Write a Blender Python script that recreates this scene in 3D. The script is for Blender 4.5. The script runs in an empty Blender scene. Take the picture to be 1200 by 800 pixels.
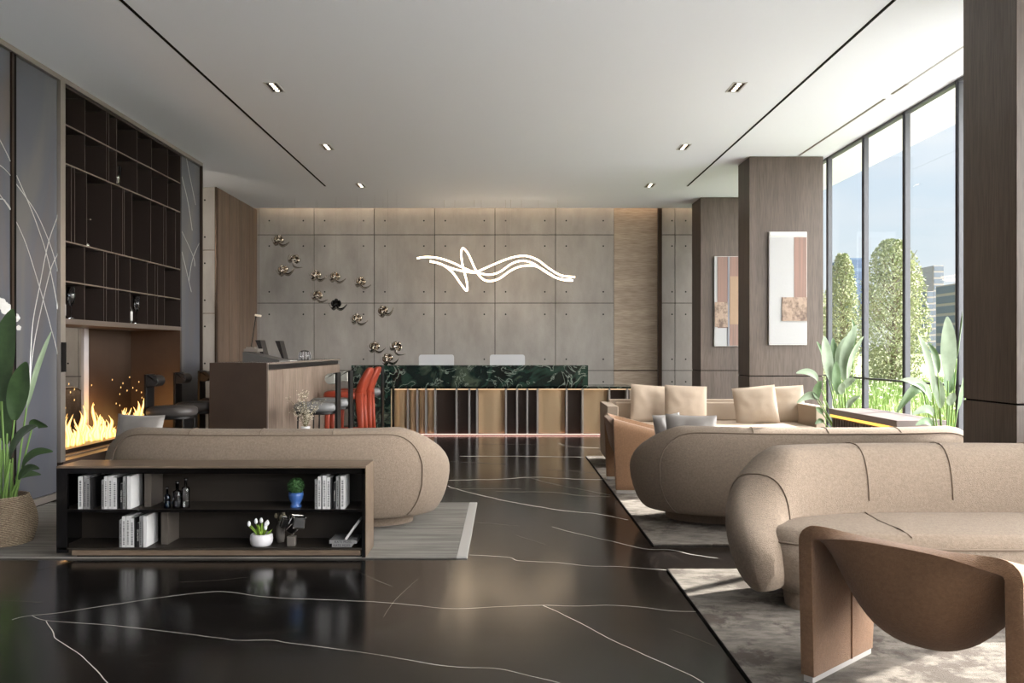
import bpy, bmesh, math, random
from mathutils import Vector, Matrix, noise
random.seed(7)
PI = math.pi
C = bpy.context.scene.collection
F = 28.0 / 36.0 * 1200      # focal length in photo pixels
EYE = 1.35
VX, VY = 592.0, 410.0

# ------------------------------------------------------------ camera, world, sun, exposure
cd = bpy.data.cameras.new('camera'); cam = bpy.data.objects.new('camera', cd); C.objects.link(cam)
cam.location = (0, 0, EYE); cam.rotation_euler = (PI/2, 0, 0)
cd.lens = 28; cd.sensor_width = 36; cd.shift_x = 8/1200; cd.shift_y = 10/1200
cd.clip_start = 0.05; cd.clip_end = 2000
sc = bpy.context.scene
sc.camera = cam
sc.view_settings.view_transform = 'Standard'; sc.view_settings.look = 'None'
sc.view_settings.gamma = 1; sc.view_settings.use_curve_mapping = False
sc.view_settings.exposure = 1.0
sc.cycles.use_denoising = True
sc.cycles.max_bounces = 10; sc.cycles.diffuse_bounces = 6; sc.cycles.glossy_bounces = 4
sc.cycles.transparent_max_bounces = 16
sc.cycles.sample_clamp_indirect = 8

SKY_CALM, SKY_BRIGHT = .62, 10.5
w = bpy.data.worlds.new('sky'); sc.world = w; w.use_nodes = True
nt = w.node_tree; nt.nodes.clear()
out = nt.nodes.new('ShaderNodeOutputWorld'); bg = nt.nodes.new('ShaderNodeBackground')
tc = nt.nodes.new('ShaderNodeTexCoord'); sep = nt.nodes.new('ShaderNodeSeparateXYZ')
ramp = nt.nodes.new('ShaderNodeValToRGB'); nz = nt.nodes.new('ShaderNodeTexNoise'); mx = nt.nodes.new('ShaderNodeMix')
mx.data_type = 'RGBA'
nt.links.new(tc.outputs['Generated'], sep.inputs[0]); nt.links.new(sep.outputs['Z'], ramp.inputs[0])
e = ramp.color_ramp.elements
e[0].position = 0.0; e[0].color = (0.80, 0.82, 0.82, 1)
e[1].position = 1.0; e[1].color = (0.22, 0.42, 0.78, 1)
k = e.new(0.12); k.color = (0.66, 0.76, 0.83, 1)
k = e.new(0.32); k.color = (0.46, 0.65, 0.86, 1)
mp = nt.nodes.new('ShaderNodeMapping'); mp.inputs['Scale'].default_value = (1.5, 1.5, 7)
nt.links.new(tc.outputs['Generated'], mp.inputs[0]); nt.links.new(mp.outputs[0], nz.inputs['Vector'])
nz.inputs['Scale'].default_value = 2.0; nz.inputs['Detail'].default_value = 5
r2 = nt.nodes.new('ShaderNodeValToRGB'); r2.color_ramp.elements[0].position = .42; r2.color_ramp.elements[1].position = .75
r2.color_ramp.elements[1].color = (.7, .7, .7, 1)
nt.links.new(nz.outputs[0], r2.inputs[0]); nt.links.new(r2.outputs[0], mx.inputs['Factor'])
nt.links.new(ramp.outputs[0], mx.inputs['A']); mx.inputs['B'].default_value = (.86, .87, .88, 1)
# sky brightness added outside the view to light the room; visible part stays calm
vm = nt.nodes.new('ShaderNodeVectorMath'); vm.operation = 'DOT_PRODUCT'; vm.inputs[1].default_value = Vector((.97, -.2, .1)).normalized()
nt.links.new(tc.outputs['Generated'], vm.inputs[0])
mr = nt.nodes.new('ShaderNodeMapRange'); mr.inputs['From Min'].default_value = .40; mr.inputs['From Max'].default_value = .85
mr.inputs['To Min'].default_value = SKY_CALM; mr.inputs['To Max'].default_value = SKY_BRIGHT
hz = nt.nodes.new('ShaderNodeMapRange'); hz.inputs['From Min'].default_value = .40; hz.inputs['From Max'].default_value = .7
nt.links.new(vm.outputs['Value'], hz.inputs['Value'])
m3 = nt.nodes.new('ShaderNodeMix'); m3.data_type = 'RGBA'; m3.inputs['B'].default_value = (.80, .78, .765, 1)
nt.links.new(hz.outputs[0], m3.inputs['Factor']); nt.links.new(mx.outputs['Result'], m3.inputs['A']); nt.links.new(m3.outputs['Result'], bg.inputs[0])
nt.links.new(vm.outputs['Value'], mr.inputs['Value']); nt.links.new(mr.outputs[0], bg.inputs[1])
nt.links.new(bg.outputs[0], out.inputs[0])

sd = bpy.data.lights.new('sun', 'SUN'); sun = bpy.data.objects.new('sun', sd); C.objects.link(sun)
sd.energy = 9.5; sd.angle = math.radians(0.6); sd.color = (1.0, 0.95, 0.88)
SUN = Vector((1.0, 0.62, 0.95)).normalized()
sun.rotation_euler = SUN.to_track_quat('Z', 'Y').to_euler(); sun.location = (12, 8, 10)

# fill light added behind the viewer, set at the unseen front opening
ad = bpy.data.lights.new('front_fill', 'AREA'); al = bpy.data.objects.new('front_fill', ad); C.objects.link(al)
ad.shape = 'RECTANGLE'; ad.size = 8.0; ad.size_y = 1.3; ad.energy = 14; ad.color = (1, .97, .93)
al.location = (0, -2.95, 2.9); al.rotation_euler = (PI/2, 0, 0)

# ------------------------------------------------------------ helpers
def lin(c):
    return tuple(((v/255)/12.92 if v/255 <= .04045 else ((v/255+.055)/1.055)**2.4) for v in c)

def at(px, py, D):                      # photo pixel at distance D -> world point
    return Vector(((px-VX)*D/F, D, EYE-(py-VY)*D/F))

def fl(px, py):                         # photo pixel on the floor
    D = EYE*F/(py-VY); return Vector(((px-VX)*D/F, D, 0))

def newmat(name):
    m = bpy.data.materials.new(name); m.use_nodes = True
    return m, m.node_tree, m.node_tree.nodes['Principled BSDF']

def mat(name, rgb, rough=.6, metal=0, bump=None, spec=.5, emit=None, es=0, coat=0, var=None, sheen=0, trans=0, ior=1.45):
    m, t, b = newmat(name)
    col = lin(rgb) + (1,)
    b.inputs['Base Color'].default_value = col; b.inputs['Roughness'].default_value = rough
    b.inputs['Metallic'].default_value = metal; b.inputs['Specular IOR Level'].default_value = spec
    b.inputs['Coat Weight'].default_value = coat; b.inputs['Sheen Weight'].default_value = sheen
    b.inputs['Transmission Weight'].default_value = trans; b.inputs['IOR'].default_value = ior
    if emit: b.inputs['Emission Color'].default_value = lin(emit)+(1,); b.inputs['Emission Strength'].default_value = es
    if bump or var:
        tcn = t.nodes.new('ShaderNodeTexCoord')
    if bump:                            # (scale, strength)
        n = t.nodes.new('ShaderNodeTexNoise'); n.inputs['Scale'].default_value = bump[0]; n.inputs['Detail'].default_value = 3
        t.links.new(tcn.outputs['Object'], n.inputs['Vector'])
        bp = t.nodes.new('ShaderNodeBump'); bp.inputs['Strength'].default_value = bump[1]; bp.inputs['Distance'].default_value = .01
        t.links.new(n.outputs[0], bp.inputs['Height']); t.links.new(bp.outputs[0], b.inputs['Normal'])
    if var:                             # (scale vector, rgb2, lo, hi[, detail])
        mpn = t.nodes.new('ShaderNodeMapping'); mpn.inputs['Scale'].default_value = var[0]
        n2 = t.nodes.new('ShaderNodeTexNoise'); n2.inputs['Scale'].default_value = 1; n2.inputs['Detail'].default_value = 6; n2.inputs['Roughness'].default_value = .65
        rp = t.nodes.new('ShaderNodeValToRGB'); rp.color_ramp.elements[0].position = var[2]; rp.color_ramp.elements[1].position = var[3]
        rp.color_ramp.elements[0].color = col; rp.color_ramp.elements[1].color = lin(var[1])+(1,)
        t.links.new(tcn.outputs['Object'], mpn.inputs[0]); t.links.new(mpn.outputs[0], n2.inputs['Vector'])
        t.links.new(n2.outputs[0], rp.inputs[0]); t.links.new(rp.outputs[0], b.inputs['Base Color'])
    return m

def emis(name, rgb, s):
    m = bpy.data.materials.new(name); m.use_nodes = True; t = m.node_tree; t.nodes.clear()
    o = t.nodes.new('ShaderNodeOutputMaterial'); em = t.nodes.new('ShaderNodeEmission')
    em.inputs[0].default_value = lin(rgb)+(1,); em.inputs[1].default_value = s
    t.links.new(em.outputs[0], o.inputs[0]); return m

class MB:
    def __init__(s): s.v = []; s.f = []; s.mi = []; s.cur = 0
    def add(s, vs, fs):
        o = len(s.v); s.v += [tuple(p) for p in vs]
        s.f += [tuple(i+o for i in f) for f in fs]; s.mi += [s.cur]*len(fs); return s
    def box(s, x0, x1, y0, y1, z0, z1):
        vs = [(x, y, z) for z in (z0, z1) for y in (y0, y1) for x in (x0, x1)]
        return s.add(vs, [(0,2,3,1),(4,5,7,6),(0,1,5,4),(2,6,7,3),(0,4,6,2),(1,3,7,5)])
    def tube(s, pts, r, n=8, cap=True):
        pts = [Vector(p) for p in pts]; m = len(pts)
        rs = r if isinstance(r, (list, tuple)) else [r]*m
        vs = []; up = None
        for i, p in enumerate(pts):
            d = (pts[min(i+1, m-1)]-pts[max(i-1, 0)])
            if d.length < 1e-9: d = Vector((0, 0, 1))
            d.normalize()
            if up is None:
                up = Vector((0, 0, 1)) if abs(d.z) < .9 else Vector((1, 0, 0))
            a = d.cross(up)
            if a.length < 1e-6: a = d.cross(Vector((0, 1, 0)))
            a.normalize(); b = a.cross(d).normalized(); up = b
            for j in range(n):
                t = 2*PI*j/n; vs.append(p+a*(math.cos(t)*rs[i])+b*(math.sin(t)*rs[i]))
        fs = [(i*n+j, i*n+(j+1) % n, (i+1)*n+(j+1) % n, (i+1)*n+j) for i in range(m-1) for j in range(n)]
        if cap: fs += [tuple(range(n-1, -1, -1)), tuple(range((m-1)*n, m*n))]
        return s.add(vs, fs)
    def lathe(s, prof, c=(0, 0, 0), n=28, sx=1, sy=1):
        m = len(prof)
        vs = [(c[0]+r*math.cos(2*PI*j/n)*sx, c[1]+r*math.sin(2*PI*j/n)*sy, c[2]+z) for r, z in prof for j in range(n)]
        fs = [(i*n+j, i*n+(j+1) % n, (i+1)*n+(j+1) % n, (i+1)*n+j) for i in range(m-1) for j in range(n)]
        if prof[0][0] > 1e-5: fs.append(tuple(range(n-1, -1, -1)))
        if prof[-1][0] > 1e-5: fs.append(tuple(range((m-1)*n, m*n)))
        return s.add(vs, fs)
    def grid(s, fn, nu, nv, wu=False, wv=False):
        vs = [fn(i, j) for i in range(nu) for j in range(nv)]
        fs = [(i*nv+j, ((i+1) % nu)*nv+j, ((i+1) % nu)*nv+(j+1) % nv, i*nv+(j+1) % nv)
              for i in range(nu if wu else nu-1) for j in range(nv if wv else nv-1)]
        return s.add(vs, fs)
    def loft(s, loops):                  # stacked closed loops, capped
        n = len(loops[0]); m = len(loops)
        vs = [p for l in loops for p in l]
        fs = [(i*n+j, i*n+(j+1) % n, (i+1)*n+(j+1) % n, (i+1)*n+j) for i in range(m-1) for j in range(n)]
        fs += [tuple(range(n-1, -1, -1)), tuple(range((m-1)*n, m*n))]
        return s.add(vs, fs)
    def xform(s, M):
        s.v = [tuple(M @ Vector(p)) for p in s.v]; return s
    def build(s, name, m, parent=None, smooth=False, bevel=0, seg=2, solid=0, sub=0):
        me = bpy.data.meshes.new(name); me.from_pydata(s.v, [], s.f)
        for q in (m if isinstance(m, (list, tuple)) else [m]): me.materials.append(q)
        for p, i in zip(me.polygons, s.mi): p.material_index = i; p.use_smooth = smooth
        me.update()
        if solid == 0:
            b = bmesh.new(); b.from_mesh(me); bmesh.ops.recalc_face_normals(b, faces=b.faces); b.to_mesh(me); b.free()
        o = bpy.data.objects.new(name, me); C.objects.link(o)
        if parent: o.parent = parent
        if solid:
            q = o.modifiers.new('s', 'SOLIDIFY'); q.thickness = solid; q.offset = 0
        if bevel:
            q = o.modifiers.new('b', 'BEVEL'); q.width = bevel; q.segments = seg; q.limit_method = 'ANGLE'; q.angle_limit = .6
            for p in me.polygons: p.use_smooth = True
            q.harden_normals = True
        if sub:
            q = o.modifiers.new('u', 'SUBSURF'); q.levels = sub; q.render_levels = sub
            for p in me.polygons: p.use_smooth = True
        return o

def tag(o, label, cat, group=None, kind=None):
    o['label'] = label; o['category'] = cat
    if group: o['group'] = group
    if kind: o['kind'] = kind
    return o
def thing(name, label, cat, loc=(0, 0, 0), rz=0, group=None):
    o = bpy.data.objects.new(name, None); C.objects.link(o); o.empty_display_size = .1
    o.location = loc; o.rotation_euler = (0, 0, rz); return tag(o, label, cat, group)
def struct(name, mb, m, parent=None, **kw):
    o = mb.build(name, m, parent, **kw)
    if not parent: o['kind'] = 'structure'
    return o
def dup(root, loc, label, rz=None, scale=None):
    kids = {}
    def cp(o, par):
        c = o.copy(); C.objects.link(c)
        if par: c.parent = par
        for ch in [x for x in bpy.data.objects if x.parent == o]: kids.setdefault(c, []).append(ch)
        for ch in kids.get(c, []): cp(ch, c)
        return c
    r = cp(root, None); r.location = loc; r['label'] = label
    if rz is not None: r.rotation_euler = (0, 0, rz)
    if scale: r.scale = scale
    return r
def spline(pts, k=6):
    pts = [Vector(p) for p in pts]; o = []
    for i in range(len(pts)-1):
        p0 = pts[max(i-1, 0)]; p1 = pts[i]; p2 = pts[i+1]; p3 = pts[min(i+2, len(pts)-1)]
        for j in range(k):
            t = j/k
            o.append(.5*((2*p1)+(p2-p0)*t+(2*p0-5*p1+4*p2-p3)*t*t+(3*p1-p0-3*p2+p3)*t*t*t))
    o.append(pts[-1]); return o
def text_mesh(cu):
    tmp = bpy.data.objects.new('tmp', cu); me = bpy.data.meshes.new_from_object(tmp); bpy.data.objects.remove(tmp)
    o = bpy.data.objects.new('spine_text', me); C.objects.link(o); return o
def sp(v, e): return math.copysign(abs(v)**e, v)
def rrect(x0, x1, z0, z1, r, n=6):
    o = []
    for cx, cz, a0 in ((x1-r, z1-r, 0), (x0+r, z1-r, PI/2), (x0+r, z0+r, PI), (x1-r, z0+r, 1.5*PI)):
        for i in range(n+1):
            a = a0+PI/2*i/n; o.append((cx+r*math.cos(a), cz+r*math.sin(a)))
    return o

# ------------------------------------------------------------ materials
def wood_mat(name, a, b_, sc_=(9, 9, .55), rough=.45, metal=0, lo=.3, hi=.72):
    m = mat(name, a, rough, metal, var=(sc_, b_, lo, hi)); t = m.node_tree
    b = t.nodes['Principled BSDF']
    tcn = t.nodes.new('ShaderNodeTexCoord'); mpn = t.nodes.new('ShaderNodeMapping'); mpn.inputs['Scale'].default_value = tuple(v*9 for v in sc_)
    n = t.nodes.new('ShaderNodeTexNoise'); n.inputs['Scale'].default_value = 1; n.inputs['Detail'].default_value = 4
    bp = t.nodes.new('ShaderNodeBump'); bp.inputs['Strength'].default_value = .25; bp.inputs['Distance'].default_value = .004
    t.links.new(tcn.outputs['Object'], mpn.inputs[0]); t.links.new(mpn.outputs[0], n.inputs['Vector'])
    t.links.new(n.outputs[0], bp.inputs['Height']); t.links.new(bp.outputs[0], b.inputs['Normal'])
    # fine dark grain multiplied in
    rp = t.nodes.new('ShaderNodeValToRGB'); rp.color_ramp.elements[0].position = .3; rp.color_ramp.elements[1].position = .6
    rp.color_ramp.elements[0].color = (.68, .66, .64, 1); rp.color_ramp.elements[1].color = (1, 1, 1, 1)
    mm = t.nodes.new('ShaderNodeMix'); mm.data_type = 'RGBA'; mm.blend_type = 'MULTIPLY'; mm.inputs['Factor'].default_value = 1
    src = b.inputs['Base Color'].links[0].from_socket
    t.links.new(n.outputs[0], rp.inputs[0]); t.links.new(src, mm.inputs['A']); t.links.new(rp.outputs[0], mm.inputs['B'])
    t.links.new(mm.outputs['Result'], b.inputs['Base Color'])
    return m
M = {}
M['ceiling'] = mat('ceiling_paint', (236, 239, 246), .8)
M['dark_line'] = mat('dark_line', (20, 18, 17), .85, spec=.1)
M['concrete'] = mat('concrete', (146, 141, 136), .8, bump=(60, .25), var=((2.6, 2.6, 1.1), (172, 168, 163), .3, .75))
M['gap'] = mat('gap', (48, 44, 41), .8)
M['hole'] = mat('hole', (18, 17, 16), .8)
M['column_wood'] = wood_mat('column_wood', (96, 84, 75), (76, 65, 57))
M['side_wood'] = wood_mat('side_wood', (122, 102, 86), (88, 72, 60))
M['bar_wood'] = wood_mat('bar_wood', (150, 134, 120), (118, 102, 91), (7, 3, .6))
M['light_wood'] = wood_mat('light_wood', (186, 170, 152), (162, 146, 130), (.7, 5, 9), .35)
M['rail_wood'] = wood_mat('rail_wood', (124, 107, 90), (92, 79, 67), (1.2, 6, 16), .3)
M['bronze'] = mat('bronze', (70, 58, 50), .38, .75)
M['brown_panel'] = mat('brown_panel', (74, 60, 50), .42, .35, var=((2, 2, 2), (62, 50, 43), .3, .7))
M['shelf_dark'] = mat('shelf_dark', (58, 49, 45), .4, .3)
M['shelf_edge'] = mat('shelf_edge', (120, 108, 100), .35, .6)
M['steel'] = mat('steel', (168, 160, 152), .35, .8)
M['black_metal'] = mat('black_metal', (24, 22, 21), .4, .4)
M['black_leather'] = mat('black_leather', (30, 28, 28), .35)
M['grey_leather'] = mat('grey_leather', (112, 112, 112), .4)
M['dark_leather'] = mat('dark_leather', (62, 58, 56), .45)
M['chrome'] = mat('chrome', (225, 222, 216), .12, 1)
M['champagne'] = mat('champagne_metal', (178, 168, 156), .12, 1)
M['red'] = mat('red_leather', (138, 50, 27), .5)
M['fabric'] = mat('beige_fabric', (142, 126, 110), .92, bump=(260, .5), sheen=.05, var=((70, 70, 70), (126, 111, 96), .35, .65))
M['piping'] = mat('beige_piping', (116, 101, 87), .9)
M['tan'] = mat('tan_fabric', (140, 106, 78), .9, bump=(240, .5), sheen=.2, var=((80, 80, 80), (126, 94, 68), .35, .65))
M['sofa_beige'] = mat('sofa_beige', (168, 152, 135), .9, bump=(200, .3))
M['pillow_grey'] = mat('pillow_grey', (118, 113, 109), .45, bump=(9, .6), sheen=.3)
M['gold'] = mat('gold_satin', (206, 178, 142), .42, .45)
M['dark_bay'] = mat('dark_bay', (58, 45, 38), .4, .3)
M['fin'] = mat('fin_metal', (190, 186, 182), .3, .7)
M['white_plastic'] = mat('white_plastic', (205, 205, 207), .45)
M['white_ceramic'] = mat('white_ceramic', (205, 203, 205), .4)
M['black_gloss'] = mat('black_gloss', (9, 8, 8), .12, spec=.6)
M['console_back'] = mat('console_back', (42, 36, 30), .5)
M['blue_glaze'] = mat('blue_glaze', (58, 92, 150), .3)
M['white_book'] = mat('white_book', (200, 199, 198), .6)
M['grey_book'] = mat('grey_book', (128, 127, 127), .6)
M['black_book'] = mat('black_book', (26, 25, 26), .5)
M['ink'] = mat('ink', (30, 30, 32), .6)
M['paper_white'] = mat('paper_white', (200, 199, 196), .7)
M['leaf'] = mat('leaf_green', (92, 118, 80), .4, var=((14, 14, 14), (108, 134, 94), .3, .7))
M['leaf_pale'] = mat('leaf_pale', (118, 134, 108), .45, var=((10, 10, 10), (134, 150, 124), .3, .7))
M['leaf_deep'] = mat('leaf_deep', (50, 70, 42), .42, var=((14, 14, 14), (64, 86, 52), .3, .7))
M['stem'] = mat('stem_green', (110, 142, 72), .5)
M['topiary'] = mat('topiary_green', (46, 82, 38), .7)
M['tulip'] = mat('tulip_white', (235, 235, 238), .5)
M['dried'] = mat('dried_flower', (176, 166, 140), .8)
M['twig'] = mat('twig', (110, 102, 78), .8)
M['soil'] = mat('soil', (44, 34, 26), .95)
M['wall_paint'] = mat('wall_paint', (180, 172, 164), .8)
M['frame_metal'] = mat('window_frame_metal', (84, 85, 88), .45, .5)
M['frame_dark'] = mat('window_frame_dark', (44, 44, 50), .5, .4)
M['rug_edge'] = mat('rug_edge', (172, 168, 162), .9)

def glass_mat(name, tint=(1, 1, 1), refl=1.0):
    m = bpy.data.materials.new(name); m.use_nodes = True; t = m.node_tree; t.nodes.clear()
    o = t.nodes.new('ShaderNodeOutputMaterial'); mxs = t.nodes.new('ShaderNodeMixShader')
    tr = t.nodes.new('ShaderNodeBsdfTransparent'); gl = t.nodes.new('ShaderNodeBsdfGlossy'); fr = t.nodes.new('ShaderNodeFresnel')
    tr.inputs[0].default_value = tint+(1,); gl.inputs['Roughness'].default_value = .02; fr.inputs[0].default_value = 1.4
    mu = t.nodes.new('ShaderNodeMath'); mu.operation = 'MULTIPLY'; mu.inputs[1].default_value = refl
    t.links.new(fr.outputs[0], mu.inputs[0]); t.links.new(mu.outputs[0], mxs.inputs[0])
    t.links.new(tr.outputs[0], mxs.inputs[1]); t.links.new(gl.outputs[0], mxs.inputs[2]); t.links.new(mxs.outputs[0], o.inputs[0])
    return m
M['pane'] = glass_mat('pane_glass', (.98, .985, .985), .10)
M['clear'] = glass_mat('clear_glass', (.90, .91, .92), 1.6)
M['smoke'] = glass_mat('smoked_glass', (.55, .52, .5), 1.0)
M['blue_glass'] = glass_mat('blue_glass', (.22, .35, .55), 1.6)
M['dark_glass'] = glass_mat('dark_glass', (.35, .35, .38), 1.8)

# black marble floor, white veins are the mesh's second slot; faint clouding here
def marble(name, base, vein, scale, lo, hi, rough, dist=1.2):
    m, t, b = newmat(name)
    tcn = t.nodes.new('ShaderNodeTexCoord'); n = t.nodes.new('ShaderNodeTexNoise'); n.inputs['Scale'].default_value = scale*.5; n.inputs['Detail'].default_value = 6
    v = t.nodes.new('ShaderNodeTexNoise'); v.inputs['Scale'].default_value = scale; v.inputs['Detail'].default_value = 8; v.inputs['Distortion'].default_value = dist
    sub = t.nodes.new('ShaderNodeMath'); sub.operation = 'SUBTRACT'; sub.inputs[1].default_value = .5
    ab = t.nodes.new('ShaderNodeMath'); ab.operation = 'ABSOLUTE'
    rp = t.nodes.new('ShaderNodeValToRGB'); rp.color_ramp.elements[0].position = lo; rp.color_ramp.elements[1].position = hi
    rp.color_ramp.elements[0].color = lin(vein)+(1,); rp.color_ramp.elements[1].color = lin(base)+(1,)
    t.links.new(tcn.outputs['Object'], v.inputs['Vector']); t.links.new(v.outputs[0], sub.inputs[0]); t.links.new(sub.outputs[0], ab.inputs[0])
    t.links.new(ab.outputs[0], rp.inputs[0]); t.links.new(rp.outputs[0], b.inputs['Base Color'])
    b.inputs['Roughness'].default_value = rough
    return m
M['floor'] = marble('black_marble', (20, 18, 17), (46, 41, 38), .9, .0, .006, .17)
M['vein'] = mat('white_vein', (205, 200, 192), .25)
M['vein_dim'] = mat('dim_vein', (118, 112, 104), .25)
def green_marble():
    m, t, b = newmat('green_marble')
    tcn = t.nodes.new('ShaderNodeTexCoord')
    n1 = t.nodes.new('ShaderNodeTexNoise'); n1.inputs['Scale'].default_value = 1.5; n1.inputs['Detail'].default_value = 9; n1.inputs['Distortion'].default_value = .9
    rp = t.nodes.new('ShaderNodeValToRGB'); e = rp.color_ramp.elements
    e[0].position = .30; e[0].color = lin((10, 18, 17))+(1,); e[1].position = .80; e[1].color = lin((120, 128, 100))+(1,)
    for p, c in ((.42, (16, 32, 28)), (.47, (38, 62, 52)), (.50, (14, 26, 25)), (.56, (20, 36, 33)), (.60, (72, 84, 70)), (.63, (16, 26, 26)), (.70, (130, 132, 116))):
        q = e.new(p); q.color = lin(c)+(1,)
    n2 = t.nodes.new('ShaderNodeTexNoise'); n2.inputs['Scale'].default_value = 2.2; n2.inputs['Detail'].default_value = 8; n2.inputs['Distortion'].default_value = 3
    sub = t.nodes.new('ShaderNodeMath'); sub.operation = 'SUBTRACT'; sub.inputs[1].default_value = .56
    ab = t.nodes.new('ShaderNodeMath'); ab.operation = 'ABSOLUTE'
    r2 = t.nodes.new('ShaderNodeValToRGB'); r2.color_ramp.elements[0].position = 0; r2.color_ramp.elements[1].position = .022
    r2.color_ramp.elements[0].color = (.8, .8, .8, 1); r2.color_ramp.elements[1].color = (0, 0, 0, 1)
    mm = t.nodes.new('ShaderNodeMix'); mm.data_type = 'RGBA'; mm.inputs['B'].default_value = lin((150, 162, 150))+(1,)
    for q in (n1, n2): t.links.new(tcn.outputs['Object'], q.inputs['Vector'])
    t.links.new(n1.outputs[0], rp.inputs[0]); t.links.new(n2.outputs[0], sub.inputs[0]); t.links.new(sub.outputs[0], ab.inputs[0])
    t.links.new(ab.outputs[0], r2.inputs[0]); t.links.new(r2.outputs[0], mm.inputs['Factor']); t.links.new(rp.outputs[0], mm.inputs['A'])
    t.links.new(mm.outputs['Result'], b.inputs['Base Color']); b.inputs['Roughness'].default_value = .12
    return m
M['green_marble'] = green_marble()
def rug_mat(name, a, b_, sc_, c=None):
    m = mat(name, a, .95, bump=(220, .6), var=(sc_, b_, .40, .60)); t = m.node_tree; b = t.nodes['Principled BSDF']
    if c:
        src = b.inputs['Base Color'].links[0].from_socket
        tcn = t.nodes.new('ShaderNodeTexCoord'); n = t.nodes.new('ShaderNodeTexNoise'); n.inputs['Scale'].default_value = 1.7; n.inputs['Detail'].default_value = 10; n.inputs['Roughness'].default_value = .72
        rp = t.nodes.new('ShaderNodeValToRGB'); rp.color_ramp.elements[0].position = .5; rp.color_ramp.elements[1].position = .56
        mm = t.nodes.new('ShaderNodeMix'); mm.data_type = 'RGBA'; mm.inputs['B'].default_value = lin(c)+(1,)
        t.links.new(tcn.outputs['Object'], n.inputs['Vector']); t.links.new(n.outputs[0], rp.inputs[0]); t.links.new(rp.outputs[0], mm.inputs['Factor'])
        t.links.new(src, mm.inputs['A']); t.links.new(mm.outputs['Result'], b.inputs['Base Color'])
    return m
M['rug_left'] = rug_mat('rug_left', (112, 108, 101), (138, 134, 127), (1.2, 14, 5))
M['rug_right'] = rug_mat('rug_right', (98, 92, 85), (128, 121, 112), (7, 16, 5), (80, 72, 65))
def art_panel_mat():
    m, t, b = newmat('art_panel')
    tcn = t.nodes.new('ShaderNodeTexCoord'); mpn = t.nodes.new('ShaderNodeMapping'); mpn.inputs['Scale'].default_value = (1, 1.3, .42)
    n = t.nodes.new('ShaderNodeTexNoise'); n.inputs['Scale'].default_value = 1.25; n.inputs['Detail'].default_value = 3; n.inputs['Distortion'].default_value = .7
    rp = t.nodes.new('ShaderNodeValToRGB'); e = rp.color_ramp.elements
    e[0].position = .34; e[0].color = lin((102, 101, 101))+(1,); e[1].position = .72; e[1].color = lin((108, 101, 95))+(1,)
    q = e.new(.5); q.color = lin((88, 90, 98))+(1,); q = e.new(.62); q.color = lin((96, 90, 88))+(1,)
    t.links.new(tcn.outputs['Object'], mpn.inputs[0]); t.links.new(mpn.outputs[0], n.inputs['Vector']); t.links.new(n.outputs[0], rp.inputs[0])
    t.links.new(rp.outputs[0], b.inputs['Base Color']); b.inputs['Roughness'].default_value = .32; b.inputs['Metallic'].default_value = .3
    return m
M['art_panel'] = art_panel_mat()

# ------------------------------------------------------------ the setting
CEIL = 3.84; YB = 14.16
XL, XR = -4.05, 4.14
f = MB(); f.box(-8.5, 4.25, -3.0, 14.6, -.1, 0)
veins = [
 ([(14,726),(24,723),(37.5,721),(60,719),(101,713),(157,704.5),(202,698),(244,693.6),(270,693.6),(300,698),(337,701),(394,703),(452,706),(486,709),(529,713),(580,711),(636,709),(674,710),(719,709),(756,712),(786,715.6),(816,716.4)], .011, 1),
 ([(37,721),(56,727),(131,732.6),(206,741),(259,747.6),(277.5,750),(319,750),(337,753),(394,760),(452,768.5),(520,780),(580,783),(610,789),(655,800),(690,812)], .008, 1),
 ([(54,727),(62,741),(66,749),(90,764),(109,781),(124,797),(140,815)], .009, 1),
 ([(-20,702),(0,703),(51,706)], .007, 2), ([(-20,672),(0,671.5),(26,670),(56,665),(90,656)], .010, 2),
 ([(636,709),(655,717.5),(685,732.5),(713,747.5),(741,760.6),(775,775.6),(805,789),(824,800),(850,815)], .012, 1),
 ([(549,650),(595,652.6),(610,657),(655,659),(689,663),(730,664),(782.5,668)], .018, 1),
 ([(646,617),(674,624.5),(715,633.5),(756,643),(786,644),(812.5,650),(842,654)], .016, 1),
 ([(524,569),(542.5,575),(580,584),(610,590),(655,597.5),(700,602),(735.6,609)], .028, 1),
 ([(539,534.5),(617,534.5),(683,535.6)], .06, 1), ([(520,540.5),(557,542),(595,544)], .05, 2),
 ([(523,562.6),(580,561.5),(625,559),(670,561),(707,562)], .045, 1), ([(524,572.8),(561,572.4),(610,572.4)], .035, 2),
 ([(580,576),(647.5,576.5),(674,580),(715,582)], .035, 2), ([(623,560),(647.5,567),(685,574),(715,580)], .035, 2),
 ([(490,678),(464,702),(449,723)], .006, 2), ([(430,676),(460,687)], .007, 2), ([(557,612),(610,616)], .012, 2),
 ([(786,737),(839,757)], .006, 2), ([(655,519),(670,523),(706,525)], .09, 2), ([(206,682),(250,680),(292,676)], .006, 2),
 ([(416,668),(433,676),(452,684)], .006, 2), ([(640,550),(700,554)], .03, 2), ([(605,627),(640,638)], .007, 2),
 ([(820,520),(700,529)], .05, 2), ([(560,520),(640,521)], .06, 2)]
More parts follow.
